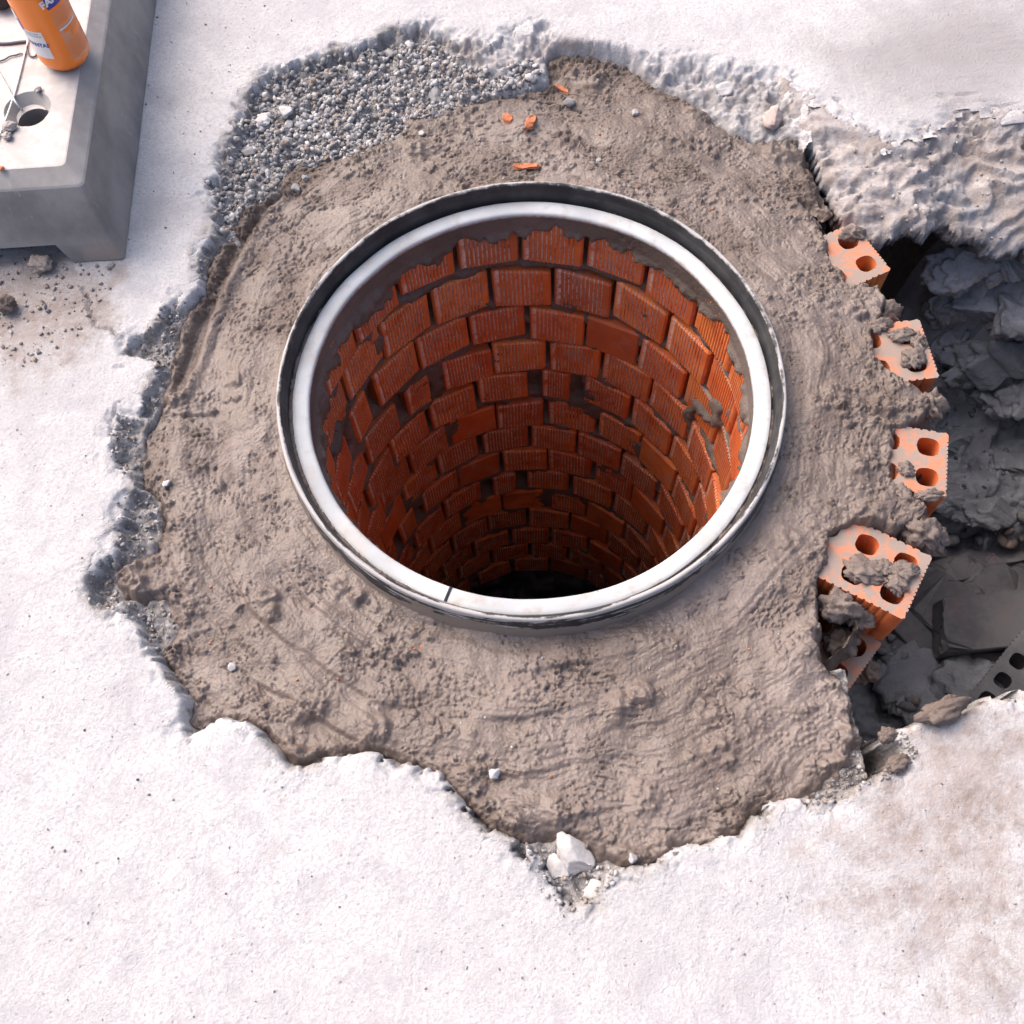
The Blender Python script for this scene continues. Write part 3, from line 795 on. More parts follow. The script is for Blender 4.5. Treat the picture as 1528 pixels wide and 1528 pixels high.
# ------------------------------------------------------------------ brick shaft
shaft = empty('manhole_shaft', (CX, CY, 0))
tag(shaft, 'round manhole shaft lined with ribbed orange bricks', 'manhole')
BW, BH, ROWP, NB = 0.0945, 0.0890, 0.100, 19
def rib_profile(w, L, ribs=True, n=12, seed=0, side_ribs=False):
    """outline in (x radial outwards, y tangential), inner face at x=0; returns pts and groove flags"""
    rr = random.Random(seed)
    h = w / 2
    pts, gr = [], []
    def add(x, y, g): pts.append((x, y)); gr.append(g)
    def face(ax, ay, bx, by, nx_, ny_, m):
        Ls = math.hypot(bx - ax, by - ay); ux, uy = (bx - ax) / Ls, (by - ay) / Ls
        mg = 0.0065; p = (Ls - 2 * mg) / m
        for i in range(m):
            s = mg + i * p
            for off, dp, g in ((0.0, 0.0, 0), (p * 0.60, 0.0, 0), (p * 0.70, 0.0016, 1), (p * 0.90, 0.0016, 1)):
                add(ax + ux * (s + off) + nx_ * dp, ay + uy * (s + off) + ny_ * dp, g)
    c = 0.003
    add(c * 1.2, -h, 0); add(0, -h + c, 0)
    if ribs: face(0, -h + c, 0, h - c, 1, 0, n)
    add(0, h - c, 0); add(c * 1.2, h, 0)
    if side_ribs: face(0.01, h, L - 0.006, h, 0, -1, 22)
    add(L - c, h, 0); add(L, h - c, 0)
    if side_ribs: face(L, h - c, L, -h + c, -1, 0, n)
    add(L, -h + c, 0); add(L - c, -h, 0)
    if side_ribs: face(L - 0.006, -h, 0.01, -h, 0, 1, 22)
    return pts, gr

def brick_mesh(name, w=BW, L=0.085, hgt=BH, seed=0, n=12, ribs=True):
    rr = random.Random(seed)
    pts, gr = rib_profile(w, L, ribs, n, seed)
    k = len(pts)
    V, at, ed = [], [], []
    c = 0.0035
    tilt = rr.uniform(-0.004, 0.004); tilt2 = rr.uniform(-0.004, 0.004)
    for lev, (z, ins) in enumerate(((-hgt / 2, c), (-hgt / 2 + c, 0), (hgt / 2 - c, 0), (hgt / 2, c))):
        for (x, y), g in zip(pts, gr):
            fx = x + ins * (1 if x < L / 2 else -1)
            fy = y * (1 - ins / (w / 2) * (1.0 if abs(y) > w * 0.45 else 0.3))
            zz = z + tilt * y / (w / 2) + (tilt2 * y / (w / 2) if lev > 1 else 0)
            V.append((fx, fy, zz)); at.append(g if 0 < lev < 3 else 0); ed.append(1 if (ins or abs(y) > w * 0.44) else 0)
    bm = bmesh.new()
    vs = [bm.verts.new(v) for v in V]
    for lev in range(3):
        for i in range(k):
            j = (i + 1) % k
            bm.faces.new((vs[lev * k + i], vs[lev * k + j], vs[lev * k + k + j], vs[lev * k + k + i]))
    bm.faces.new(vs[3 * k:4 * k]); bm.faces.new(vs[0:k][::-1])
    bmesh.ops.recalc_face_normals(bm, faces=bm.faces)
    me = bpy.data.meshes.new(name); bm.to_mesh(me); bm.free()
    for nm, a in (('groove', at), ('edge', ed), ('cutface', [0] * len(V))):
        A = me.attributes.new(nm, 'FLOAT', 'POINT'); A.data.foreach_set('value', np.array(a, np.float32))
    me.materials.append(M_BRI)
    return me

def perforated_mesh(name, w=0.094, L=0.25, hgt=0.086, mat=None, x_from=0.0, seed=0, cut=None):
    """whole perforated brick: ribbed outline, ten round holes through it"""
    rr = random.Random(seed)
    pts, gr = rib_profile(w, L, True, 13, seed, True)
    if cut is not None:
        pts = cut
    holes = []
    for i in range(5):
        cx = L * (0.5 + i) / 5
        for sgn in (-1, 1):
            a, b = 0.0140, 0.0132
            holes.append([(cx + a * math.copysign(abs(math.cos(t)) ** 0.75, math.cos(t)) * rr.uniform(.96, 1.04), sgn * w * 0.235 + b * math.copysign(abs(math.sin(t)) ** 0.75, math.sin(t)) * rr.uniform(.96, 1.04))
                          for t in np.linspace(0, 2 * math.pi, 16, endpoint=False)])
    if cut is not None:
        cp = np.array(cut)
        holes = [h for h in holes if sdf(cp, np.array([p[0] for p in h]), np.array([p[1] for p in h])).min() > 0.004]
    cu = bpy.data.curves.new('tmp', 'CURVE'); cu.dimensions = '2D'; cu.fill_mode = 'BOTH'; cu.extrude = hgt / 2
    for ring in [pts] + holes:
        sp = cu.splines.new('POLY'); sp.points.add(len(ring) - 1); sp.use_cyclic_u = True
        for q, p in zip(sp.points, ring): q.co = (p[0], p[1], 0, 1)
    t = bpy.data.objects.new('tmp', cu); COL.objects.link(t)
    me = bpy.data.meshes.new_from_object(t.evaluated_get(bpy.context.evaluated_depsgraph_get()))
    bpy.data.objects.remove(t); bpy.data.curves.remove(cu)
    me.name = name
    bm = bmesh.new(); bm.from_mesh(me)
    bm.normal_update()
    # split caps from sides so that the cut faces keep their own tone
    ed = [e2 for e2 in bm.edges if len(e2.link_faces) == 2 and (abs(e2.link_faces[0].normal.z) > 0.7) != (abs(e2.link_faces[1].normal.z) > 0.7)]
    bmesh.ops.split_edges(bm, edges=ed)
    bm.normal_update()
    cf = np.zeros(len(bm.verts), np.float32); gv = np.zeros(len(bm.verts), np.float32)
    bm.verts.index_update()
    for f in bm.faces:
        if abs(f.normal.z) > 0.7:
            for v in f.verts: cf[v.index] = 1
    bm.to_mesh(me); bm.free()
    me.materials.clear(); me.materials.append(mat or M_BRI)
    for nm, a in (('groove', gv), ('edge', gv), ('cutface', cf)):
        A = me.attributes.new(nm, 'FLOAT', 'POINT'); A.data.foreach_set('value', a)
    return me

stretch = [brick_mesh('brick_%d' % i, BW + random.uniform(-.004, .0015), 0.085, BH + random.uniform(-.004, .002), i, 11 + i % 3) for i in range(9)]
plain = [brick_mesh('smooth_brick_%d' % i, BW + random.uniform(-.003, .004), 0.085, BH, 40 + i, 12, False) for i in range(2)]
narrow = [brick_mesh('narrow_brick_%d' % i, BW * 0.55, 0.085, BH, 60 + i, 7) for i in range(2)]
perf = [perforated_mesh('perforated_brick_%d' % i, seed=i) for i in range(3)]

brick_list = []
def put_brick(me, ang, r0, z, tx=0, ty=0, tz=0, label=None):
    o = link('brick', me, None, shaft, smooth=False)
    a = rad(ang)
    o.location = (r0 * math.cos(a), r0 * math.sin(a), z)
    o.rotation_euler = Matrix.Rotation(a, 4, 'Z').to_euler()
    o.rotation_euler = (Matrix.Rotation(a + tz, 4, 'Z') @ Matrix.Rotation(ty, 4, 'Y') @ Matrix.Rotation(tx, 4, 'X')).to_euler()
    if label: o['label'] = label
    return o
rb = random.Random(3)
PITCHA = 360 / NB
for row in range(14):
    zc = -0.082 - row * ROWP
    off = 4.0 if row % 2 == 0 else 4.0 - PITCHA / 2
    off += rb.uniform(-2.0, 2.0) if row > 1 else 0
    rshrink = 0.0
    jit = [rb.uniform(-0.45, 0.45) for _ in range(NB)]
    wave = rb.uniform(0, 6.3)
    for k in range(NB):
        ang = (off + k * PITCHA + jit[k]) if row else off + k * PITCHA + jit[k] * 0.4
        a180 = (ang + 180) % 360 - 180
        zz = zc + 0.006 * math.sin(rad(ang) * 2 + wave) + rb.uniform(-.0025, .0025)
        r0 = R_SH + rb.uniform(-0.0025, 0.003)
        exposed = row < 3 and -50 < a180 < 27
        if exposed:
            me = perf[k % 3]
            put_brick(me, ang, 0.541 - 0.25 if row == 0 else r0, -0.028 - 0.043 - row * ROWP, 0, 0, 0, 'orange brick with open round holes beside the trench' if row == 0 else None)
            continue
        rr_ = rb.random()
        me = rb.choice(plain) if rr_ < 0.13 else rb.choice(narrow) if rr_ < 0.18 else rb.choice(stretch)
        put_brick(me, ang, r0, zz, rb.uniform(-.022, .022), rb.uniform(-.012, .012), rb.uniform(-.022, .022))

# mortar behind, between and smeared over the bricks: a cylinder in relief
nt, nz = 500, 280
th = np.linspace(-np.pi / 2, 1.5 * np.pi, nt)
zz = np.linspace(-0.0135, -1.47, nz)
TH, ZZ = np.meshgrid(th, zz)
U = TH * R_SH
row_ph = (-ZZ - 0.082 + ROWP / 2 + 0.004 * np.sin(TH * 2)) / ROWP
dist_bed = np.abs(row_ph - np.round(row_ph)) * ROWP
bed = sst(0.020, 0.006, dist_bed + 0.006 * fbm(U, ZZ, 25, 3, 101))
RR = R_SH + 0.026 - bed * (0.019 + 0.008 * fbm(U, ZZ, 18, 3, 102))
pat = sst(0.34, 0.5, fbm(U, ZZ, 10, 3, 104))
RR = np.where(pat > 0, RR - pat * np.clip(RR - (R_SH + 0.004), 0, 1), RR)
deg = np.degrees(TH) % 360
smd = np.interp(deg, [0, 25, 45, 60, 75, 90, 100, 112, 125, 135, 150, 160, 172, 185, 200, 215, 360],
                [.055, .056, .058, .056, .054, .048, .052, .070, .060, .088, .075, .085, .115, .105, .080, .065, .06])
smd = smd + 0.018 * fbm(U, ZZ * 0.2, 22, 3, 105) + 0.006 * perlin(U * 90, ZZ * 90, 107)
sm = sst(0.008, -0.008, -ZZ - smd)
blot = sst(0.80, 0.9, fbm(U, ZZ, 7, 3, 109)) * sst(-0.8, -0.2, ZZ) * sst(-0.10, -0.16, ZZ)
sm = np.maximum(sm, 0.9 * blot)
RR = RR * (1 - sm) + sm * (R_SH - 0.007 + 0.006 * fbm(U, ZZ, 30, 4, 111) + 0.003 * perlin(U * 120, ZZ * 120, 112))
RR = RR + 0.0018 * fbm(U, ZZ, 80, 3, 113)
RR = np.where(ZZ > -0.045, np.maximum(RR, 0.2905), RR)
keep = np.ones((nz - 1, nt - 1), bool)
me = grid_mesh('mortar_lining', RR * np.cos(TH), RR * np.sin(TH), ZZ, keep, {'rough': 0.5 + 0 * RR, 'wet': 0.25 + 0 * RR})
link('mortar_lining', me, M_JOI, shaft)
# outer packing on the trench side
nt, nz = 260, 140
th = np.linspace(rad(-62), rad(40), nt); zz = np.linspace(-0.045, -0.86, nz)
TH, ZZ = np.meshgrid(th, zz)
RR = 0.508 + 0.010 * fbm(TH * 0.52, ZZ, 20, 4, 115)
me = grid_mesh('outer_packing', RR * np.cos(TH), RR * np.sin(TH), ZZ, np.ones((nz - 1, nt - 1), bool), {'rough': 0.5 + 0 * RR, 'wet': 0.3 + 0 * RR})
link('outer_packing', me, M_JOI, shaft)
# silted floor
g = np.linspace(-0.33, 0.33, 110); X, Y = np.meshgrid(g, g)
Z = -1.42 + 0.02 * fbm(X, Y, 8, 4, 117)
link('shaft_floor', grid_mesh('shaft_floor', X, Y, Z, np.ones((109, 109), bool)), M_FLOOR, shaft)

# ------------------------------------------------------------------ cast ring
frame = empty('manhole_ring', (CX, CY, 0.02))
tag(frame, 'round black manhole ring with white inner flange set in mortar', 'manhole ring')
def lathe_obj(name, prof, mat, parent, attrs, n=320, wob=0.0, seed=0, close=False):
    V, Q = lathe([(a, b) for a, b, *_ in prof], n, wob, seed, close)
    at = {nm: np.tile([p[2 + i] for p in prof], n) for i, nm in enumerate(attrs)}
    o = link(name, raw_mesh(name, V, Q, at), mat, parent)
    return o
# r, z, wear, smear   (z measured from the rim's top)
prof = [(.3335, -.062, 0, 1), (.3305, -.034, .05, .85), (.3290, -.022, .18, .40), (.3275, -.010, .12, .05), (.3268, -.004, .7, .05), (.3262, -.0012, 1, 0), (.3245, 0, .8, 0), (.3215, -.0006, .55, 0),
        (.3203, -.0022, .3, 0), (.3195, -.006, 0, 0), (.3186, -.013, -.1, 0), (.3182, -.0145, .15, 0), (.3170, -.0150, .1, 0), (.3165, -.018, -.1, 0), (.3158, -.030, -.1, 0), (.3150, -.033, -.1, 0.1), (.3085, -.0345, -.1, .2), (.306, -.045, -.1, .2)]
pr = np.array(prof)
L_ = np.concatenate([[0], np.cumsum(np.hypot(np.diff(pr[:, 0]), np.diff(pr[:, 1])))])
u_ = np.linspace(0, L_[-1], 60)
pr = np.stack([np.interp(u_, L_, pr[:, i]) for i in range(4)], -1)
nseg = 800
V, Q = lathe(pr[:, :2], nseg, 0.0007, 3)
A_, U_ = np.meshgrid(np.linspace(0, 2 * np.pi, nseg, endpoint=False) * R_RIM, u_, indexing='ij')
strk = fbm(A_ * 9, U_ * 160, 1.0, 4, 131) + 0.5 * perlin(A_ * 30, U_ * 420, 135)
nearw = 0.5 - 0.5 * np.sin(A_ / R_RIM)                     # the near half is more scuffed
we_ = pr[:, 2][None] * (0.75 + 0.5 * nearw) + 0.55 * strk * (U_ < L_[8]) * (0.4 + nearw)
sm_ = pr[:, 3][None] + 0.45 * fbm(A_ * 7, U_ * 60, 1.0, 3, 137) * (U_ < L_[5])
link('rim', raw_mesh('rim', V, Q, {'wear': we_.ravel(), 'smear': sm_.ravel()}), M_RIM, frame)
prof = [(.3120, -.042, .2), (.3122, -.0300, .1), (.3117, -.0272, .15), (.3108, -.0264, .1), (.3060, -.0262, 0), (.3010, -.0264, 0), (.2975, -.0268, 0), (.2950, -.0271, .05), (.2925, -.0278, .1), (.2908, -.0292, .3), (.2900, -.0315, .7), (.2899, -.0340, 1), (.2906, -.0360, 1), (.2930, -.0365, 1), (.297, -.036, .5)]
lathe_obj('flange', prof, M_SEAT, frame, ('edge',), wob=0.0008, seed=8)
# dirt and grains caught in the slot between rim and flange
n = 700
V, Q = [], []
t = np.linspace(0, 2 * np.pi, n, endpoint=False)
dg = np.degrees(t)
fill = np.clip(np.interp(dg, [0, 20, 60, 130, 160, 175, 230, 265, 300, 320, 335, 360], [.15, .1, .0, .0, .45, .9, .9, .5, .35, .6, .5, .15]) + 0.5 * perlin(t * 14, t * 0, 121) + 0.3 * perlin(t * 60, t * 0, 122), 0, 1)
zt = -0.0345 + 0.009 * fill + 0.0018 * perlin(t * 90, t * 0, 123)
rows = [(.3095, -0.036 + 0 * t), (.3112, zt), (.3135, zt + 0.001 * perlin(t * 70, t * 0 + 3, 5)), (.3160, zt + .0008), (.3175, -0.036 + 0 * t)]
V = np.stack([np.stack([r0 * np.cos(t), r0 * np.sin(t), z0], -1) for r0, z0 in rows], 1).reshape(-1, 3)
k = len(rows)
ii = np.arange(n); jj = (ii + 1) % n
Q = np.concatenate([np.stack([ii * k + a, jj * k + a, jj * k + a + 1, ii * k + a + 1], -1) for a in range(k - 1)])
link('slot_dirt', raw_mesh('slot_dirt', V, Q, {'rough': np.full(len(V), .5), 'wet': np.full(len(V), .3)}), M_JOI, frame)

# ------------------------------------------------------------------ stones
def ground_at(px, py, fn, n=5, z0=-0.02):
    z = z0
    for _ in range(n):
        p = un(px, py, z)
        z = float(fn(np.array([p[0]]), np.array([p[1]]))[0])
    p = un(px, py, z)
    return np.array([p[0], p[1], z])

def place_rock(name, px, py, fn, size, label, cat, mat=None, shade=0.5, warm=0.0, seed=0, kind='rock', squash=(1, .8, .7), sink=0.3, rot=None, group=None, z=None):
    p = ground_at(px, py, fn) if z is None else np.append(un(px, py, z)[:2], z)
    if kind == 'rock': V, T = rock_arrays(seed, 4 if size > .014 else 3, 11, squash, 0.5)
    else: V, T = lumpy_arrays(seed, 4, squash)
    V = V @ yaw(rot if rot is not None else seed * 1.7).T * size
    zmin = V[:, 2].min()
    me = raw_mesh(name, V, T, {'shade': np.full(len(V), shade), 'warm': np.full(len(V), warm), 'rough': np.full(len(V), .5), 'wet': np.full(len(V), .2)})
    o = link(name, me, mat or M_STO, None, smooth=(kind != 'rock'))
    o.location = (p[0], p[1], p[2] - zmin * (1 - sink))
    tag(o, label, cat, group)
    return o

def scatter(name, poly_px, n, smin, smax, fn, label, shade=(0.0, 1.0), warm=0.15, seed=0, accept=None, zpx=-0.02, power=2.2, orange=0.0, kind='stuff', mat=None):
    rg = np.random.default_rng(seed)
    poly = unpoly(poly_px, zpx)
    lo, hi = poly.min(0), poly.max(0)
    pts = np.zeros((0, 2))
    while len(pts) < n:
        q = rg.uniform(lo, hi, (n * 3, 2))
        q = q[sdf(poly, q[:, 0], q[:, 1]) > 0]
        if accept is not None: q = q[accept(q[:, 0], q[:, 1], rg)]
        pts = np.concatenate([pts, q])
    pts = pts[:n]
    base = [rock_arrays(seed * 31 + i, 1, 12, (1, rg.uniform(.6, .95), rg.uniform(.45, .8)), 0.38) for i in range(14)]
    zs = fn(pts[:, 0], pts[:, 1])
    VV, TT, SH, WM = [], [], [], []
    off = 0
    for (x, y), z in zip(pts, zs):
        V, T = base[rg.integers(14)]
        s = smin + (smax - smin) * rg.random() ** power
        V = V @ rotm(rg).T * s
        VV.append(V + [x, y, z + s * 0.25]); TT.append(T + off); off += len(V)
        SH.append(np.full(len(V), rg.uniform(*shade) ** 1.5)); WM.append(np.full(len(V), float(rg.random() < warm)))
    me = raw_mesh(name, np.concatenate(VV), np.concatenate(TT), {'shade': np.concatenate(SH), 'warm': np.concatenate(WM)})
    o = link(name, me, mat or M_STO, None, smooth=False)
    tag(o, label, None, None, kind)
    return o

scatter('gravel', [(345,250),(340,200),(360,150),(385,118),(430,98),(500,80),(560,68),(620,60),(665,75),(700,105),(740,110),(790,95),(815,120),(775,140),(735,145),(690,158),(655,175),(610,195),(555,220),(520,235),(470,245),(440,240),(420,265),(400,285),(355,320),(345,365),(300,330),(303,285)], 7000, .0012, .0085, pave_z,
        'grey crushed gravel exposed along the upper left broken edge', (0.25, 1.0), 0.14, 1, lambda x, y, rg: dP(x, y) > 0.006, power=3.4)
scatter('edge_gravel', [(160,620),(205,612),(235,560),(225,535),(180,525),(225,480),(295,425),(300,390),(315,375),(300,440),(265,480),(255,560),(240,605),(207,650),(203,730),(235,745),(235,790),(215,820),(165,850),(175,900),(240,900),(262,930),(240,970),(215,980),(195,940),(130,910),(125,870),(165,815),(175,750),(190,728),(157,690)], 1100, .0009, .0055, pave_z,
        'crumbled grey stones along the left broken edge of the pavement', (0.15, 0.95), 0.25, 2, lambda x, y, rg: dP(x, y) > 0.003, power=3.2)
scatter('spilled_gravel', [(1290,1060),(1335,1085),(1360,1130),(1330,1160),(1240,1195),(1195,1210),(1200,1195),(1265,1145),(1290,1100)], 420, .0014, .0052, pave_z,
        'grey grit spilled between mortar and pavement near the trench corner', (0.05, 0.9), 0.3, 3)
scatter('chippings', [(775,1262),(820,1265),(890,1290),(925,1300),(905,1350),(850,1365),(810,1340),(790,1300)], 150, .0014, .0055, pave_z,
        'pale chippings in the small broken pocket at the bottom edge', (0.55, 1.0), 0.15, 4)
scatter('pebbles', [(0,370),(90,370),(115,395),(180,390),(175,440),(140,500),(60,560),(0,560)], 420, .0008, .0055, pave_z,
        'small pebbles and grit on the dusty pavement below the block', (0.25, 0.9), 0.65, 5, power=3.8)
scatter('grit', [(0,600),(160,700),(120,930),(260,1110),(430,1170),(640,1170),(800,1380),(1000,1320),(1200,1230),(1380,1150),(1528,1060),(1528,1528),(0,1528)], 240, .0006, .0028, pave_z,
        'sparse grit scattered over the pale pavement', (0.1, 0.8), 0.4, 6, power=3)
scatter('loose_grit', [(190,380),(215,240),(240,0),(500,0),(380,100),(330,220),(295,290),(285,370)], 130, .0007, .003, pave_z,
        'fine grit lying on the pavement beside the grey block', (0.1, 0.7), 0.3, 7, power=3)
scatter('ledge_rubble', [(1245,190),(1320,225),(1400,210),(1420,165),(1528,180),(1528,330),(1420,330),(1290,345),(1255,290)], 170, .0010, .006, ledge_z,
        'pale crumbs of broken concrete on the ledge above the trench', (0.55, 0.95), 0.5, 8, zpx=-0.03, power=3.5)
scatter('mortar_grains', [(300,330),(440,240),(620,190),(830,100),(1100,200),(1240,330),(1330,560),(1340,760),(1220,930),(1270,1100),(1130,1210),(960,1280),(740,1230),(600,1120),(400,1080),(260,1050),(230,800),(220,650),(290,450)], 420, .0008, .0026, mortar_z,
        'sand grains and small stones stuck in the wet mortar', (0.1, 1.0), 0.5, 9, lambda x, y, rg: np.hypot(x - CX, y - CY) > 0.335, power=3)
scatter('trench_crumbs', [(1400,480),(1528,420),(1528,780),(1400,780),(1390,600)], 380, .0015, .010, trench_z,
        'clods and crumbs on the trench slope', (0.0, 0.3), 0.5, 10, zpx=-0.48, power=3)
scatter('clay_crumbs', [(300,330),(440,240),(620,190),(830,100),(1100,200),(1240,330),(1330,560),(1340,760),(1220,930),(1270,1100),(1130,1210),(960,1280),(740,1230),(600,1120),(400,1080),(260,1050),(230,800),(220,650),(290,450)], 46, .0010, .0032, mortar_z,
        'tiny orange brick crumbs stuck in the mortar', (0.1, 1.0), 0.5, 12, lambda x, y, rg: np.hypot(x - CX, y - CY) > 0.335, power=2, mat=M_CHIP)

ST = [
 ('stone', 396, 183, .0165, 'flat pale angular stone, leftmost of the pale stones in the gravel', .93, 0, (1.1, .7, .45)),
 ('stone', 428, 172, .0135, 'pale angular stone, uppermost of the pale cluster in the gravel', .98, 0, (1, .8, .7)),
 ('stone', 432, 189, .0095, 'small pale grey stone touching the pale cluster from below', .85, 0, (1, .8, .7)),
 ('stone', 451, 188, .0105, 'grey angular stone, rightmost of the pale cluster in the gravel', .55, 0, (1, .8, .6)),
 ('stone', 424, 103, .0080, 'white stone near the top left tip of the gravel', 1.0, 0.1, (1, .8, .7)),
 ('stone', 371, 230, .0125, 'rounded grey stone at the left end of the gravel', .45, 0, (1.1, .8, .6)),
 ('stone', 360, 252, .0080, 'small grey stone below the rounded stone in the gravel', .5, 0, (1, .9, .7)),
 ('stone', 431, 215, .0115, 'long grey stone on the lower edge of the gravel', .40, 0, (.7, 1.2, .6)),
 ('stone', 652, 148, .0160, 'dark grey cracked stone at the right end of the gravel', .30, 0, (1.1, .8, .6)),
 ('stone', 582, 80, .0110, 'flat grey stone below the top edge of the pavement break', .6, 0.1, (1, .9, .4)),
 ('stone', 610, 68, .0090, 'white chip at the top of the gravel', .95, 0, (1.2, .7, .5)),
 ('stone', 681, 134, .0100, 'smooth grey stone in the gravel near the brown mortar', .45, 0, (1.1, .8, .6)),
 ('stone', 713, 134, .0095, 'brownish round stone on the rim of the gravel', .4, .4, (1.1, .9, .6)),
 ('stone', 762, 126, .0080, 'grey pebble, leftmost of the pair near the orange sliver', .5, 0, (1.1, .9, .6)),
 ('stone', 792, 118, .0090, 'white pebble just left of the orange sliver', .95, 0, (1, .9, .7)),
 ('stone', 800, 139, .0080, 'pale speckled pebble below the white pebble near the orange sliver', .75, 0, (1.1, .9, .6)),
]
for i, (nm, px, py, s, lab, sh, wm, sq) in enumerate(ST):
    place_rock(nm, px, py, pave_z, s, lab, 'stone', None, sh, wm, 200 + i, 'rock', sq, .25)
ST2 = [
 (724, 150, .0085, 'white stone on the mortar below the gravel', .98, 0, (1, .8, .7)),
 (443, 285, .0100, 'blue grey stone pressed into the mortar near the scored channel', .33, 0, (.8, 1.2, .6)),
 (456, 268, .0070, 'small grey stone above the blue grey one on the mortar', .4, 0, (.9, .9, .7)),
 (470, 229, .0070, 'little white stone at the border of gravel and mortar', .9, 0, (1.1, .7, .7)),
 (850, 156, .0090, 'dark grey stone just under the orange sliver', .22, 0, (1, .9, .7)),
 (947, 171, .0065, 'grey pebble on the brown mortar right of the orange chips', .5, 0, (1, .9, .7)),
 (631, 201, .0060, 'pale pebble on the mortar ridge below the gravel', .6, 0, (1.1, .9, .7)),
 (893, 241, .0060, 'grey pebble above the back of the ring', .45, 0, (1, .7, .7)),
 (347, 996, .0062, 'pale blue pebble in the mortar lower left', .75, 0, (1, .9, .8)),
 (738, 1157, .0085, 'white stone in a hollow of the mortar near the bottom', .95, 0, (.8, 1.1, .8)),
 (249, 722, .0055, 'small white stone on the mortar at the left', 1.0, 0, (1.1, .8, .7)),
 (943, 1280, .0062, 'pale grey stone at the bottom tip of the mortar', .7, 0, (1, .9, .8)),
]
for i, (px, py, s, lab, sh, wm, sq) in enumerate(ST2):
    place_rock('stone', px, py, mortar_z, s, lab, 'stone', None, sh, wm, 260 + i, 'rock', sq, .3)
place_rock('concrete_lump', 853, 1278, pave_z, .027, 'largest white concrete lump fallen at the bottom edge of the mortar', 'rubble', M_LIME, seed=301, squash=(.95, 1.1, .45), sink=.4, rot=.2)
place_rock('concrete_lump', 832, 1298, pave_z, .0155, 'small white concrete lump leaning on the larger one at the bottom', 'rubble', M_LIME, seed=302, squash=(.75, 1.2, .7), sink=.2, rot=.5)
place_rock('concrete_lump', 887, 1329, pave_z, .0140, 'flat white concrete flake in the broken pocket at the bottom', 'rubble', M_LIME, seed=303, squash=(1.3, .8, .4), sink=.2, rot=-.2)
place_rock('concrete_lump', 1153, 181, pave_z, .021, 'pinkish concrete lump lying on the upper right broken edge', 'rubble', mat_plain('pink_concrete', (.50, .40, .38), .85, .3, .2, 60), seed=304, squash=(1.1, .85, .6), sink=.3)
place_rock('concrete_lump', 1080, 136, pave_z, .016, 'pale flat concrete piece on the upper right broken edge', 'rubble', M_LIME, seed=305, squash=(1.3, .8, .4), sink=.3)
place_rock('clod', 12, 461, pave_z, .0130, 'dark earth clod at the far left of the dusty pavement', 'clod', M_CLOD, seed=11, kind='lump', squash=(1.1, .9, .8), sink=.1)
place_rock('clod', 66, 400, pave_z, .0140, 'pale pinkish clod on the pavement just below the block', 'clod', mat_plain('pale_clod', (.40, .33, .30), .9, .2, .25, 80), seed=12, kind='lump', squash=(.9, 1.1, .7), sink=.15)
place_rock('clod', 1400, 1064, pave_z, .020, 'long brown mortar clod lying on the near edge of the trench', 'clod', M_CLOD, seed=13, kind='lump', squash=(1.5, .62, .6), sink=.15, rot=.35, z=-.004)
place_rock('clod', 1338, 1140, pave_z, .011, 'brown mortar clod on the pavement by the spilled grit', 'clod', M_CLOD, seed=14, kind='lump', squash=(1.2, .75, .5), sink=.25, rot=.4, z=-.002)
for (px, py, s, lab, sd_) in [(1322, 1098, .010, 'brown crumb of mortar at the corner between collar and trench', 15), (20, 208, .012, 'lump of dried dirt beside the hole of the block', 16)]:
    if py > 500:
        place_rock('clod', px, py, pave_z, s, lab, 'clod', M_CLOD, seed=sd_, kind='lump', squash=(1.1, .8, .6), sink=.3, z=-.012)
# orange brick chips
def flake(name, px, py, fn, s, lab, cat, mat, seed=0, squash=(1, 1, 1), sink=0.1, rot=0.0):
    rr = random.Random(seed)
    k = 7
    out = [(math.cos(2 * math.pi * i / k + rr.uniform(-.3, .3)) * squash[0] * rr.uniform(.75, 1.2), math.sin(2 * math.pi * i / k + rr.uniform(-.3, .3)) * squash[1] * rr.uniform(.75, 1.2)) for i in range(k)]
    th_ = squash[2] * 0.8
    bm = bmesh.new()
    lo = [bm.verts.new((x * s, y * s, rr.uniform(-.15, .05) * th_ * s)) for x, y in out]
    hi = [bm.verts.new(((x * .82 + rr.uniform(-.1, .1)) * s, (y * .82 + rr.uniform(-.1, .1)) * s, th_ * s * rr.uniform(.6, 1.3))) for x, y in out]
    for i in range(k): bm.faces.new((lo[i], lo[(i + 1) % k], hi[(i + 1) % k], hi[i]))
    bm.faces.new(hi); bm.faces.new(lo[::-1])
    bmesh.ops.triangulate(bm, faces=bm.faces)
    bmesh.ops.subdivide_edges(bm, edges=list(bm.edges), cuts=1, use_grid_fill=True)
    for v in bm.verts: v.co += Vector((rr.uniform(-1, 1), rr.uniform(-1, 1), rr.uniform(-1, 1))) * s * .05
    bmesh.ops.recalc_face_normals(bm, faces=bm.faces)
    me = bpy.data.meshes.new(name); bm.to_mesh(me); bm.free()
    o = link(name, me, mat, None, False)
    p = ground_at(px, py, fn)
    o.location = (p[0], p[1], p[2] + .0005); o.rotation_euler = (rr.uniform(-.15, .15), rr.uniform(-.15, .15), rot)
    tag(o, lab, cat)
    return o
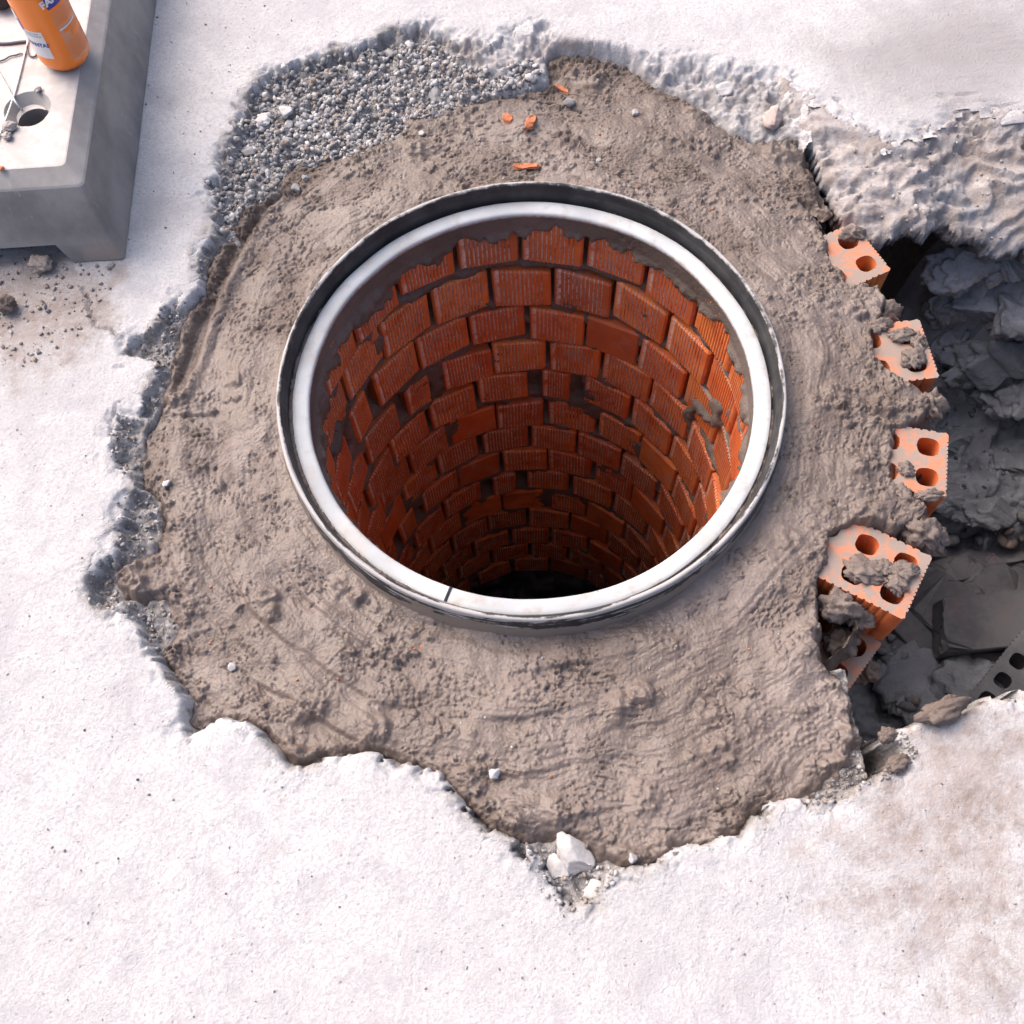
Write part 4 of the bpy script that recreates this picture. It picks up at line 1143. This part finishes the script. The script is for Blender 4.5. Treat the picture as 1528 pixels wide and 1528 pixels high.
for i, (px, py, s, sq, rt, lab) in enumerate([
    (757, 177, .0105, (.85, 1.1, .45), .4, 'stubby orange brick chip, leftmost of the chips above the ring'),
    (792, 184, .0130, (.62, 1.35, .45), -.5, 'pointed orange brick chip with a grey tip above the ring'),
    (785, 250, .0160, (1.35, .38, .35), -.12, 'long orange brick splinter lying just behind the ring'),
    (837, 134, .0140, (1.3, .36, .4), -.75, 'slim orange brick sliver beside the grey pebbles')]):
    flake('brick_chip', px, py, mortar_z, s, lab, 'brick chip', M_CHIP, seed=320 + i, squash=sq, sink=.15, rot=rt)

# ------------------------------------------------------------------ rubble at the trench bottom
def brick_piece(name, px, py, z, L, w, h, rot, label, perfd=False, tilt=(0, 0), jag=0.0, seed=0, cat='brick'):
    rr = random.Random(seed)
    if perfd:
        me = perforated_mesh(name, w, L, h, M_BRD, seed=seed)
        off = Vector((-L / 2, 0, 0))
        for v in me.vertices: v.co += off
    else:
        outline = [(-L / 2, -w / 2), (L / 2, -w / 2), (L / 2 + rr.uniform(-.02, .005), w * .1 * rr.uniform(-1, 1)), (L / 2 + rr.uniform(-.025, 0), w / 2), (-L / 2 + rr.uniform(0, .02), w / 2), (-L / 2 + rr.uniform(-.01, .015), 0)]
        bm = bmesh.new()
        lo = [bm.verts.new((x, y, -h / 2)) for x, y in outline]
        hi = [bm.verts.new((x * .985, y * .97, h / 2 + rr.uniform(-.004, .002))) for x, y in outline]
        k = len(outline)
        for i in range(k): bm.faces.new((lo[i], lo[(i + 1) % k], hi[(i + 1) % k], hi[i]))
        bm.faces.new(hi); bm.faces.new(lo[::-1])
        bmesh.ops.bevel(bm, geom=list(bm.edges), offset=.0025, segments=2, affect='EDGES')
        bmesh.ops.subdivide_edges(bm, edges=[e2 for e2 in bm.edges if e2.calc_length() > .012], cuts=4, use_grid_fill=True)
        for _ in range(4):                      # knocked-off corners and edges
            n_ = Vector((rr.choice((-1, 1)) * rr.uniform(.5, 1), rr.choice((-1, 1)) * rr.uniform(.5, 1), rr.uniform(.3, 1))).normalized()
            lim = max(v.co.dot(n_) for v in bm.verts) - rr.uniform(.006, .028) * min(1, w / .07)
            for v in bm.verts:
                q_ = v.co.dot(n_) - lim
                if q_ > 0: v.co -= n_ * q_ * rr.uniform(.85, 1.0)
        for v in bm.verts: v.co += Vector((rr.uniform(-1, 1), rr.uniform(-1, 1), rr.uniform(-1, 1))) * .0011
        bmesh.ops.triangulate(bm, faces=bm.faces)
        bmesh.ops.recalc_face_normals(bm, faces=bm.faces)
        me = bpy.data.meshes.new(name); bm.to_mesh(me); bm.free()
        for nm in ('groove', 'edge', 'cutface'):
            me.attributes.new(nm, 'FLOAT', 'POINT')
        me.materials.append(M_BRD)
    o = link(name, me, None, None, smooth=False)
    p = un(px, py, z)
    o.location = p
    o.rotation_euler = (tilt[0], tilt[1], rot)
    tag(o, label, cat)
    return o
brick_piece('broken_brick', 1432, 846, -0.64, .10, .075, .06, -.25, 'grey broken brick block lying at the foot of the trench slope', False, (.25, .15), seed=1)
brick_piece('broken_brick', 1490, 820, -0.64, .13, .07, .05, .05, 'long dusty brick tucked under the dark overhang of the trench', False, (.1, -.05), seed=2)
brick_piece('broken_brick', 1410, 812, -0.65, .11, .06, .05, .0, 'flat dusty brick against the brick shaft under the overhang', False, (.15, .05), seed=3)
brick_piece('broken_brick', 1478, 866, -0.63, .09, .085, .05, .9, 'grey brick half standing on its corner in the trench', False, (.5, .2), seed=4)
brick_piece('broken_brick', 1490, 930, -0.62, .24, .10, .07, .03, 'large flat brick lying across the trench floor', False, (.12, -.03), seed=5)
brick_piece('broken_brick', 1395, 900, -0.65, .12, .11, .05, -.5, 'brown stained slab piece leaning next to the large flat brick', False, (.2, .25), seed=6)
brick_piece('broken_brick', 1370, 960, -0.67, .17, .05, .05, -0.89, 'narrow brick splinter slanting down the trench floor', False, (.1, .2), seed=7)
brick_piece('broken_brick', 1470, 985, -0.66, .15, .04, .035, -.15, 'thin brick slat below the large flat brick', False, (.15, .05), seed=8)
brick_piece('broken_brick', 1530, 1010, -0.60, .22, .10, .08, .75, 'perforated grey brick at the near right corner of the trench', True, (-.15, -.1), seed=9)
brick_piece('broken_brick', 1515, 870, -0.65, .10, .07, .05, -.7, 'dusty brick fragment behind the large flat brick', False, (.2, -.2), seed=10)
brick_piece('broken_brick', 1340, 975, -0.68, .10, .06, .045, -1.0, 'short brick fragment beside the narrow splinter', False, (.25, .1), seed=12)
place_rock('clod', 1355, 1010, trench_z, .060, 'large dark clod at the near left corner of the trench floor', 'clod', M_EAR, seed=21, kind='lump', squash=(1.3, 1.0, .32), sink=.2, z=-.68)
place_rock('clod', 1440, 1030, trench_z, .060, 'rounded dark clod in the middle of the near trench floor', 'clod', M_EAR, seed=22, kind='lump', squash=(1.1, .9, .6), sink=.2, z=-.68)
scatter('trench_rubble', [(1300,980),(1390,830),(1528,800),(1528,1060),(1330,1070)], 500, .002, .026, lambda x, y: trench_z(x, y) + 0.02, 'broken bits covering the trench floor', (0.0, 0.35), 0.3, 13, zpx=-.69, power=3)

# ------------------------------------------------------------------ fence block
def ring_rect(x0, x1, y0, y1, z, rc, m=5):
    pts = []
    for cx, cy, a0 in ((x1 - rc, y0 + rc, -90), (x1 - rc, y1 - rc, 0), (x0 + rc, y1 - rc, 90), (x0 + rc, y0 + rc, 180)):
        for i in range(m):
            a = rad(a0 + 90 * i / (m - 1)); pts.append((cx + rc * math.cos(a), cy + rc * math.sin(a), z))
    return pts
bx0, bx1, by0, by1 = -0.93, -0.519, 0.951, 1.80
rings = [ring_rect(bx0, bx1, by0, by1, 0.0015, .006), ring_rect(bx0 + .004, bx1 - .004, by0 + .006, by1 - .006, .03, .006),
         ring_rect(bx0 + .016, bx1 - .016, by0 + .032, by1 - .032, .112, .008), ring_rect(bx0 + .018, bx1 - .018, by0 + .034, by1 - .034, .1145, .008),
         ring_rect(bx0 + .036, bx1 - .036, by0 + .053, by1 - .053, .1295, .008), ring_rect(bx0 + .038, bx1 - .038, by0 + .055, by1 - .055, .130, .008)]
bm = bmesh.new()
vr = [[bm.verts.new(p) for p in rg_] for rg_ in rings]
k = len(vr[0])
for a in range(len(vr) - 1):
    for i in range(k): bm.faces.new((vr[a][i], vr[a][(i + 1) % k], vr[a + 1][(i + 1) % k], vr[a + 1][i]))
bm.faces.new(vr[-1]); bm.faces.new(vr[0][::-1])
bmesh.ops.recalc_face_normals(bm, faces=bm.faces)
me = bpy.data.meshes.new('block'); bm.to_mesh(me); bm.free()
blk = link('fence_block', me, M_BLO, None, False)
hc = un(46, 170, .13)
cutters = []
def cutter(V, Fc):
    m = bpy.data.meshes.new('cut'); m.from_pydata(V, [], Fc); m.update()
    b2 = bmesh.new(); b2.from_mesh(m); bmesh.ops.recalc_face_normals(b2, faces=b2.faces); b2.to_mesh(m); b2.free()
    c = bpy.data.objects.new('cut', m); COL.objects.link(c); cutters.append(c)
    md = blk.modifiers.new('b', 'BOOLEAN'); md.operation = 'DIFFERENCE'; md.object = c; md.solver = 'EXACT'
def cyl_cut(c, r0, z0, r1, z1, n=40, sx=1.0):
    V = [(c[0] + sx * r0 * math.cos(2 * math.pi * i / n), c[1] + r0 * math.sin(2 * math.pi * i / n), z0) for i in range(n)] + [(c[0] + sx * r1 * math.cos(2 * math.pi * i / n), c[1] + r1 * math.sin(2 * math.pi * i / n), z1) for i in range(n)]
    cutter(V, [(i, (i + 1) % n, n + (i + 1) % n, n + i) for i in range(n)] + [tuple(range(n))[::-1], tuple(range(n, 2 * n))])
cyl_cut(hc, .0215, -.02, .0225, .2)
cyl_cut(hc + np.array([-.006, .010, 0]), .020, .118, .036, .1342)
# recess under the front edge with a foot left at the corner
xa, xb = -0.604, -0.586
V = [(-1.2, .85, -.01), (xb, .85, -.01), (xa, .85, .032), (-1.2, .85, .032), (-1.2, 1.10, -.01), (xb, 1.10, -.01), (xa, 1.10, .032), (-1.2, 1.10, .032)]
cutter(V, [(0, 1, 2, 3), (7, 6, 5, 4), (0, 4, 5, 1), (1, 5, 6, 2), (2, 6, 7, 3), (3, 7, 4, 0)])
me2 = bpy.data.meshes.new_from_object(blk.evaluated_get(bpy.context.evaluated_depsgraph_get()))
blk.modifiers.clear(); blk.data = me2
for c in cutters: bpy.data.objects.remove(c)
# dust lies on the flat top, mud splashed low on the right face: per-face tone on split corners
bm = bmesh.new(); bm.from_mesh(me2)
bmesh.ops.split_edges(bm, edges=[e2 for e2 in bm.edges if len(e2.link_faces) == 2 and e2.calc_face_angle(0) > .3])
bmesh.ops.triangulate(bm, faces=bm.faces)
for _ in range(4):
    bmesh.ops.subdivide_edges(bm, edges=[e2 for e2 in bm.edges if e2.calc_length() > .03], cuts=1)
    bmesh.ops.triangulate(bm, faces=bm.faces)
bm.verts.index_update(); bm.normal_update()
du = np.zeros(len(bm.verts)); mu = np.zeros(len(bm.verts))
for f in bm.faces:
    for v in f.verts:
        if f.normal.z > .95: du[v.index] = max(du[v.index], 1.0)
        elif f.normal.z > .45: du[v.index] = max(du[v.index], .28)
for v in bm.verts:
    mu[v.index] = max(0, 1 - v.co.z / .06) * (.55 if v.co.x > -.56 else .2) * (1.3 if v.co.y < 1.1 else .6)
bm.to_mesh(me2); bm.free()
for nm, a in (('dust', du), ('mud', mu)):
    A = me2.attributes.new(nm, 'FLOAT', 'POINT'); A.data.foreach_set('value', a.astype(np.float32))
me2.materials.clear(); me2.materials.append(M_BLO)
tag(blk, 'dusty grey chamfered fence foot block with a round hole on its top', 'fence foot')
ZB = 0.130
for i, (px, py, s, lab) in enumerate([(16, 193, .0085, 'dry dirt lump left of the hole on the grey block'), (12, 206, .0065, 'smaller dry dirt lump on the block below the first'), (58, 136, .0045, 'tiny dirt crumb on the upper rim of the block hole')]):
    place_rock('dirt_lump', px, py, pave_z, s, lab, 'clod', mat_plain('dry_dirt_%d' % i, (.50, .44, .42), .9, .2, .25, 90), seed=30 + i, kind='lump', squash=(1.1, .9, .6), sink=.1, z=ZB)
place_rock('brick_chip', 3, 254, pave_z, .005, 'orange brick crumb on the front edge of the grey block', 'brick chip', M_CHIP, seed=340, squash=(1, .8, .6), sink=.1, z=ZB)

# ------------------------------------------------------------------ things on the block
M_WHITE = mat_plain('white_plastic', (.78, .77, .78), .5, .4, .1, 40, .1)
M_GREYC = mat_plain('grey_cable', (.13, .12, .14), .6, .4, .2, 60, .2)
M_BLK = mat_plain('black_plastic', (.02, .02, .025), .5, .4, .2, 60, .2)
def onb(px, py, dz=.002): return tuple(un(px, py, ZB + dz))
o = tube('string', [onb(42, 60), onb(34, 92), onb(27, 120), onb(20, 145), onb(8, 180), onb(-6, 215)], .0013, M_WHITE)
tag(o, 'long thin white string lying across the block beside the can', 'string')
o = tube('string', [onb(-4, 104), onb(8, 125), onb(18, 143, .003), onb(26, 156, .001), tuple(un(33, 163, ZB - .012))], .0013, M_WHITE)
tag(o, 'short white string end dropping into the hole of the block', 'string')
o = tube('cable', [onb(-8, 65), onb(12, 65), onb(28, 63), onb(39, 62)], .0021, M_GREYC)
tag(o, 'dark grey cable end, uppermost of the bits behind the can', 'cable')
o = tube('wire', [onb(-4, 92), onb(6, 89), onb(15, 84), onb(24, 82), onb(32, 80), onb(38, 82)], .0011, M_GREYC)
tag(o, 'thin dark bent wire on the block left of the can', 'wire')
o = tube('wire', [onb(40, 66), onb(41, 76), onb(46, 84), onb(52, 84), onb(55, 80)], .0012, M_GREYC)
tag(o, 'small hooked wire touching the bottom of the can', 'wire')
o = tube('strap', [onb(-30, -14, .012), onb(-12, -4, .013), onb(0, 1, .014), onb(8, -6, .012), onb(6, -25, .012)], .012, M_BLK)
tag(o, 'black strap end in the top left corner of the picture', 'strap')

# ------------------------------------------------------------------ drink can
M_ORANGE = NT('orange_lacquer'); M_ORANGE = M_ORANGE.out((1.0, 0.25, 0.024), 0.34, None, 0.6)
M_PRINT = mat_plain('pale_print', (.80, .34, .19), .35, .5, .08, 300, .05)
M_LABEL = mat_plain('white_label', (.80, .79, .82), .35, .5, .05, 80, .05)
M_BLUE = mat_plain('blue_print', (.045, .055, .36), .35, .5, .1, 80, .05)
M_GREYP = mat_plain('grey_print', (.42, .44, .52), .4, .5, .2, 300, .05)
M_ALU = NT('aluminium').out((.75, .75, .76), .28, None, .5, 1.0)
cp = un(101, 86, ZB)
can = empty('drink_can', (cp[0], cp[1], ZB + .0008))
can.scale = (1.06, 1.06, 1.06)
tag(can, 'orange drink can standing on the grey block', 'can')
RC = 0.0332
prof = [(.0001, .006), (.018, .005), (.0235, .0008), (.0250, 0), (.0264, .0012), (.0300, .0060), (.0320, .0095), (.0330, .0135), (RC, .018), (RC, .06), (RC, .10), (RC, .125), (.0328, .130), (.0310, .137), (.0285, .144), (.0272, .147)]
V, Q = lathe(prof, 96); link('body', raw_mesh('body', V, Q), M_ORANGE, can)
prof = [(.0272, .147), (.0276, .1490), (.0270, .1502), (.0255, .1495), (.0248, .146), (.0001, .1455)]
V, Q = lathe(prof, 96); link('lid', raw_mesh('lid', V, Q), M_ALU, can)
ca = math.degrees(math.atan2(-cp[1], -cp[0]))        # azimuth from the can towards the viewer's side
def patch(name, a0, a1, z0, z1, mat, lift=.00025, parent=can, nn=20, shape=None):
    a = np.linspace(rad(ca + a0), rad(ca + a1), nn); zz_ = np.linspace(z0, z1, 6)
    A_, Z_ = np.meshgrid(a, zz_)
    me = grid_mesh(name, (RC + lift) * np.cos(A_), (RC + lift) * np.sin(A_), Z_, np.ones((5, nn - 1), bool))
    return link(name, me, mat, parent)
def wrap_text(name, body, size, a_c, z_c, mat, lift, parent, rot=0.0, bold=0.0):
    cu = bpy.data.curves.new('t', 'FONT'); cu.body = body; cu.size = size; cu.align_x = 'CENTER'; cu.align_y = 'CENTER'; cu.offset = bold; cu.resolution_u = 3
    t = bpy.data.objects.new('t', cu); COL.objects.link(t)
    me = bpy.data.meshes.new_from_object(t.evaluated_get(bpy.context.evaluated_depsgraph_get()))
    bpy.data.objects.remove(t); bpy.data.curves.remove(cu)
    bm = bmesh.new(); bm.from_mesh(me)
    bmesh.ops.triangulate(bm, faces=bm.faces)
    bm.to_mesh(me); bm.free()
    c_, s_ = math.cos(rot), math.sin(rot)
    for v in me.vertices:
        x, y = v.co.x * c_ - v.co.y * s_, v.co.x * s_ + v.co.y * c_
        a = rad(ca + a_c) + x / RC
        v.co = ((RC + lift) * math.cos(a), (RC + lift) * math.sin(a), z_c + y)
    me.materials.clear()
    return link(name, me, mat, parent, False)
def print_block(name, a0, a1, z0, z1, pitch, hgt, mat, lift, parent, seed):
    """paragraph of tiny print: every word a small curved patch, one mesh"""
    rr = random.Random(seed); V, Q = [], []
    z = z1
    while z > z0:
        a = a0
        end = a1 - (rr.random() ** 3) * (a1 - a0) * .5
        while a < end:
            w = rr.uniform(2.0, 6.5)
            i = len(V)
            for aa, zz_ in ((a, z), (a + w, z), (a + w, z + hgt), (a, z + hgt)):
                t_ = rad(ca + aa); V.append(((RC + lift) * math.cos(t_), (RC + lift) * math.sin(t_), zz_))
            Q.append((i, i + 1, i + 2, i + 3)); a += w + rr.uniform(.8, 1.6)
        z -= pitch
    return link(name, raw_mesh(name, V, Q), mat, parent, False)
lab = patch('white_label', -78, -27, .027, .067, M_LABEL)
wrap_text('lettering', 'WANTA?', .0078, -52, .0470, M_BLUE, .0006, lab, 0, .0003)
print_block('small_print', -72, -36, .0560, .0630, .0036, .0017, M_GREYP, .0006, lab, 3)
pan = patch('print_panel', 9, 112, .016, .087, M_PRINT)
print_block('small_print', 12, 96, .0655, .0835, .0030, .0015, M_ORANGE, .0006, pan, 4)
print_block('small_print', 12, 92, .0190, .0420, .0028, .0013, M_ORANGE, .0006, pan, 5)
patch('white_stroke', 11, 60, .0618, .0640, M_LABEL, .0007, pan, 14)
patch('printed_bar', 20, 66, .0560, .0600, M_ORANGE, .0007, pan, 14)
patch('printed_bar', 34, 74, .0455, .0545, M_ORANGE, .0008, pan, 14)
bad = patch('blue_badge', 8, 58, .0925, .1130, M_BLUE, .0004)
wrap_text('lettering', 'FANTA', .0130, 33, .1035, M_LABEL, .0009, bad, .16, .0006)
bad2 = patch('blue_badge', -112, -70, .0640, .0800, M_BLUE, .0004)
patch('white_stroke', -92, -72, .0800, .0930, M_LABEL, .0007, bad2)
# dark seam across the white flange
a = math.atan2(un(667, 890, -.005)[1] - CY, un(667, 890, -.005)[0] - CX)
bm = bmesh.new()
sec = [(.2893, -.0335), (.2894, -.0312), (.2903, -.0285), (.2924, -.0270), (.2952, -.0262), (.3010, -.0255), (.3060, -.0254), (.3110, -.0256)]
tl, tr_ = [], []
for (r0, z0) in sec:
    for lst, da in ((tl, -.0065), (tr_, .0065)):
        lst.append(bm.verts.new((r0 * math.cos(a + da * (.288 / r0)), r0 * math.sin(a + da * (.288 / r0)), z0)))
for i in range(len(sec) - 1): bm.faces.new((tl[i], tr_[i], tr_[i + 1], tl[i + 1]))
bmesh.ops.solidify(bm, geom=list(bm.faces), thickness=.0008)
me = bpy.data.meshes.new('seam'); bm.to_mesh(me); bm.free()
link('seam', me, mat_plain('dark_seam', (.035, .04, .06), .6), frame, False)
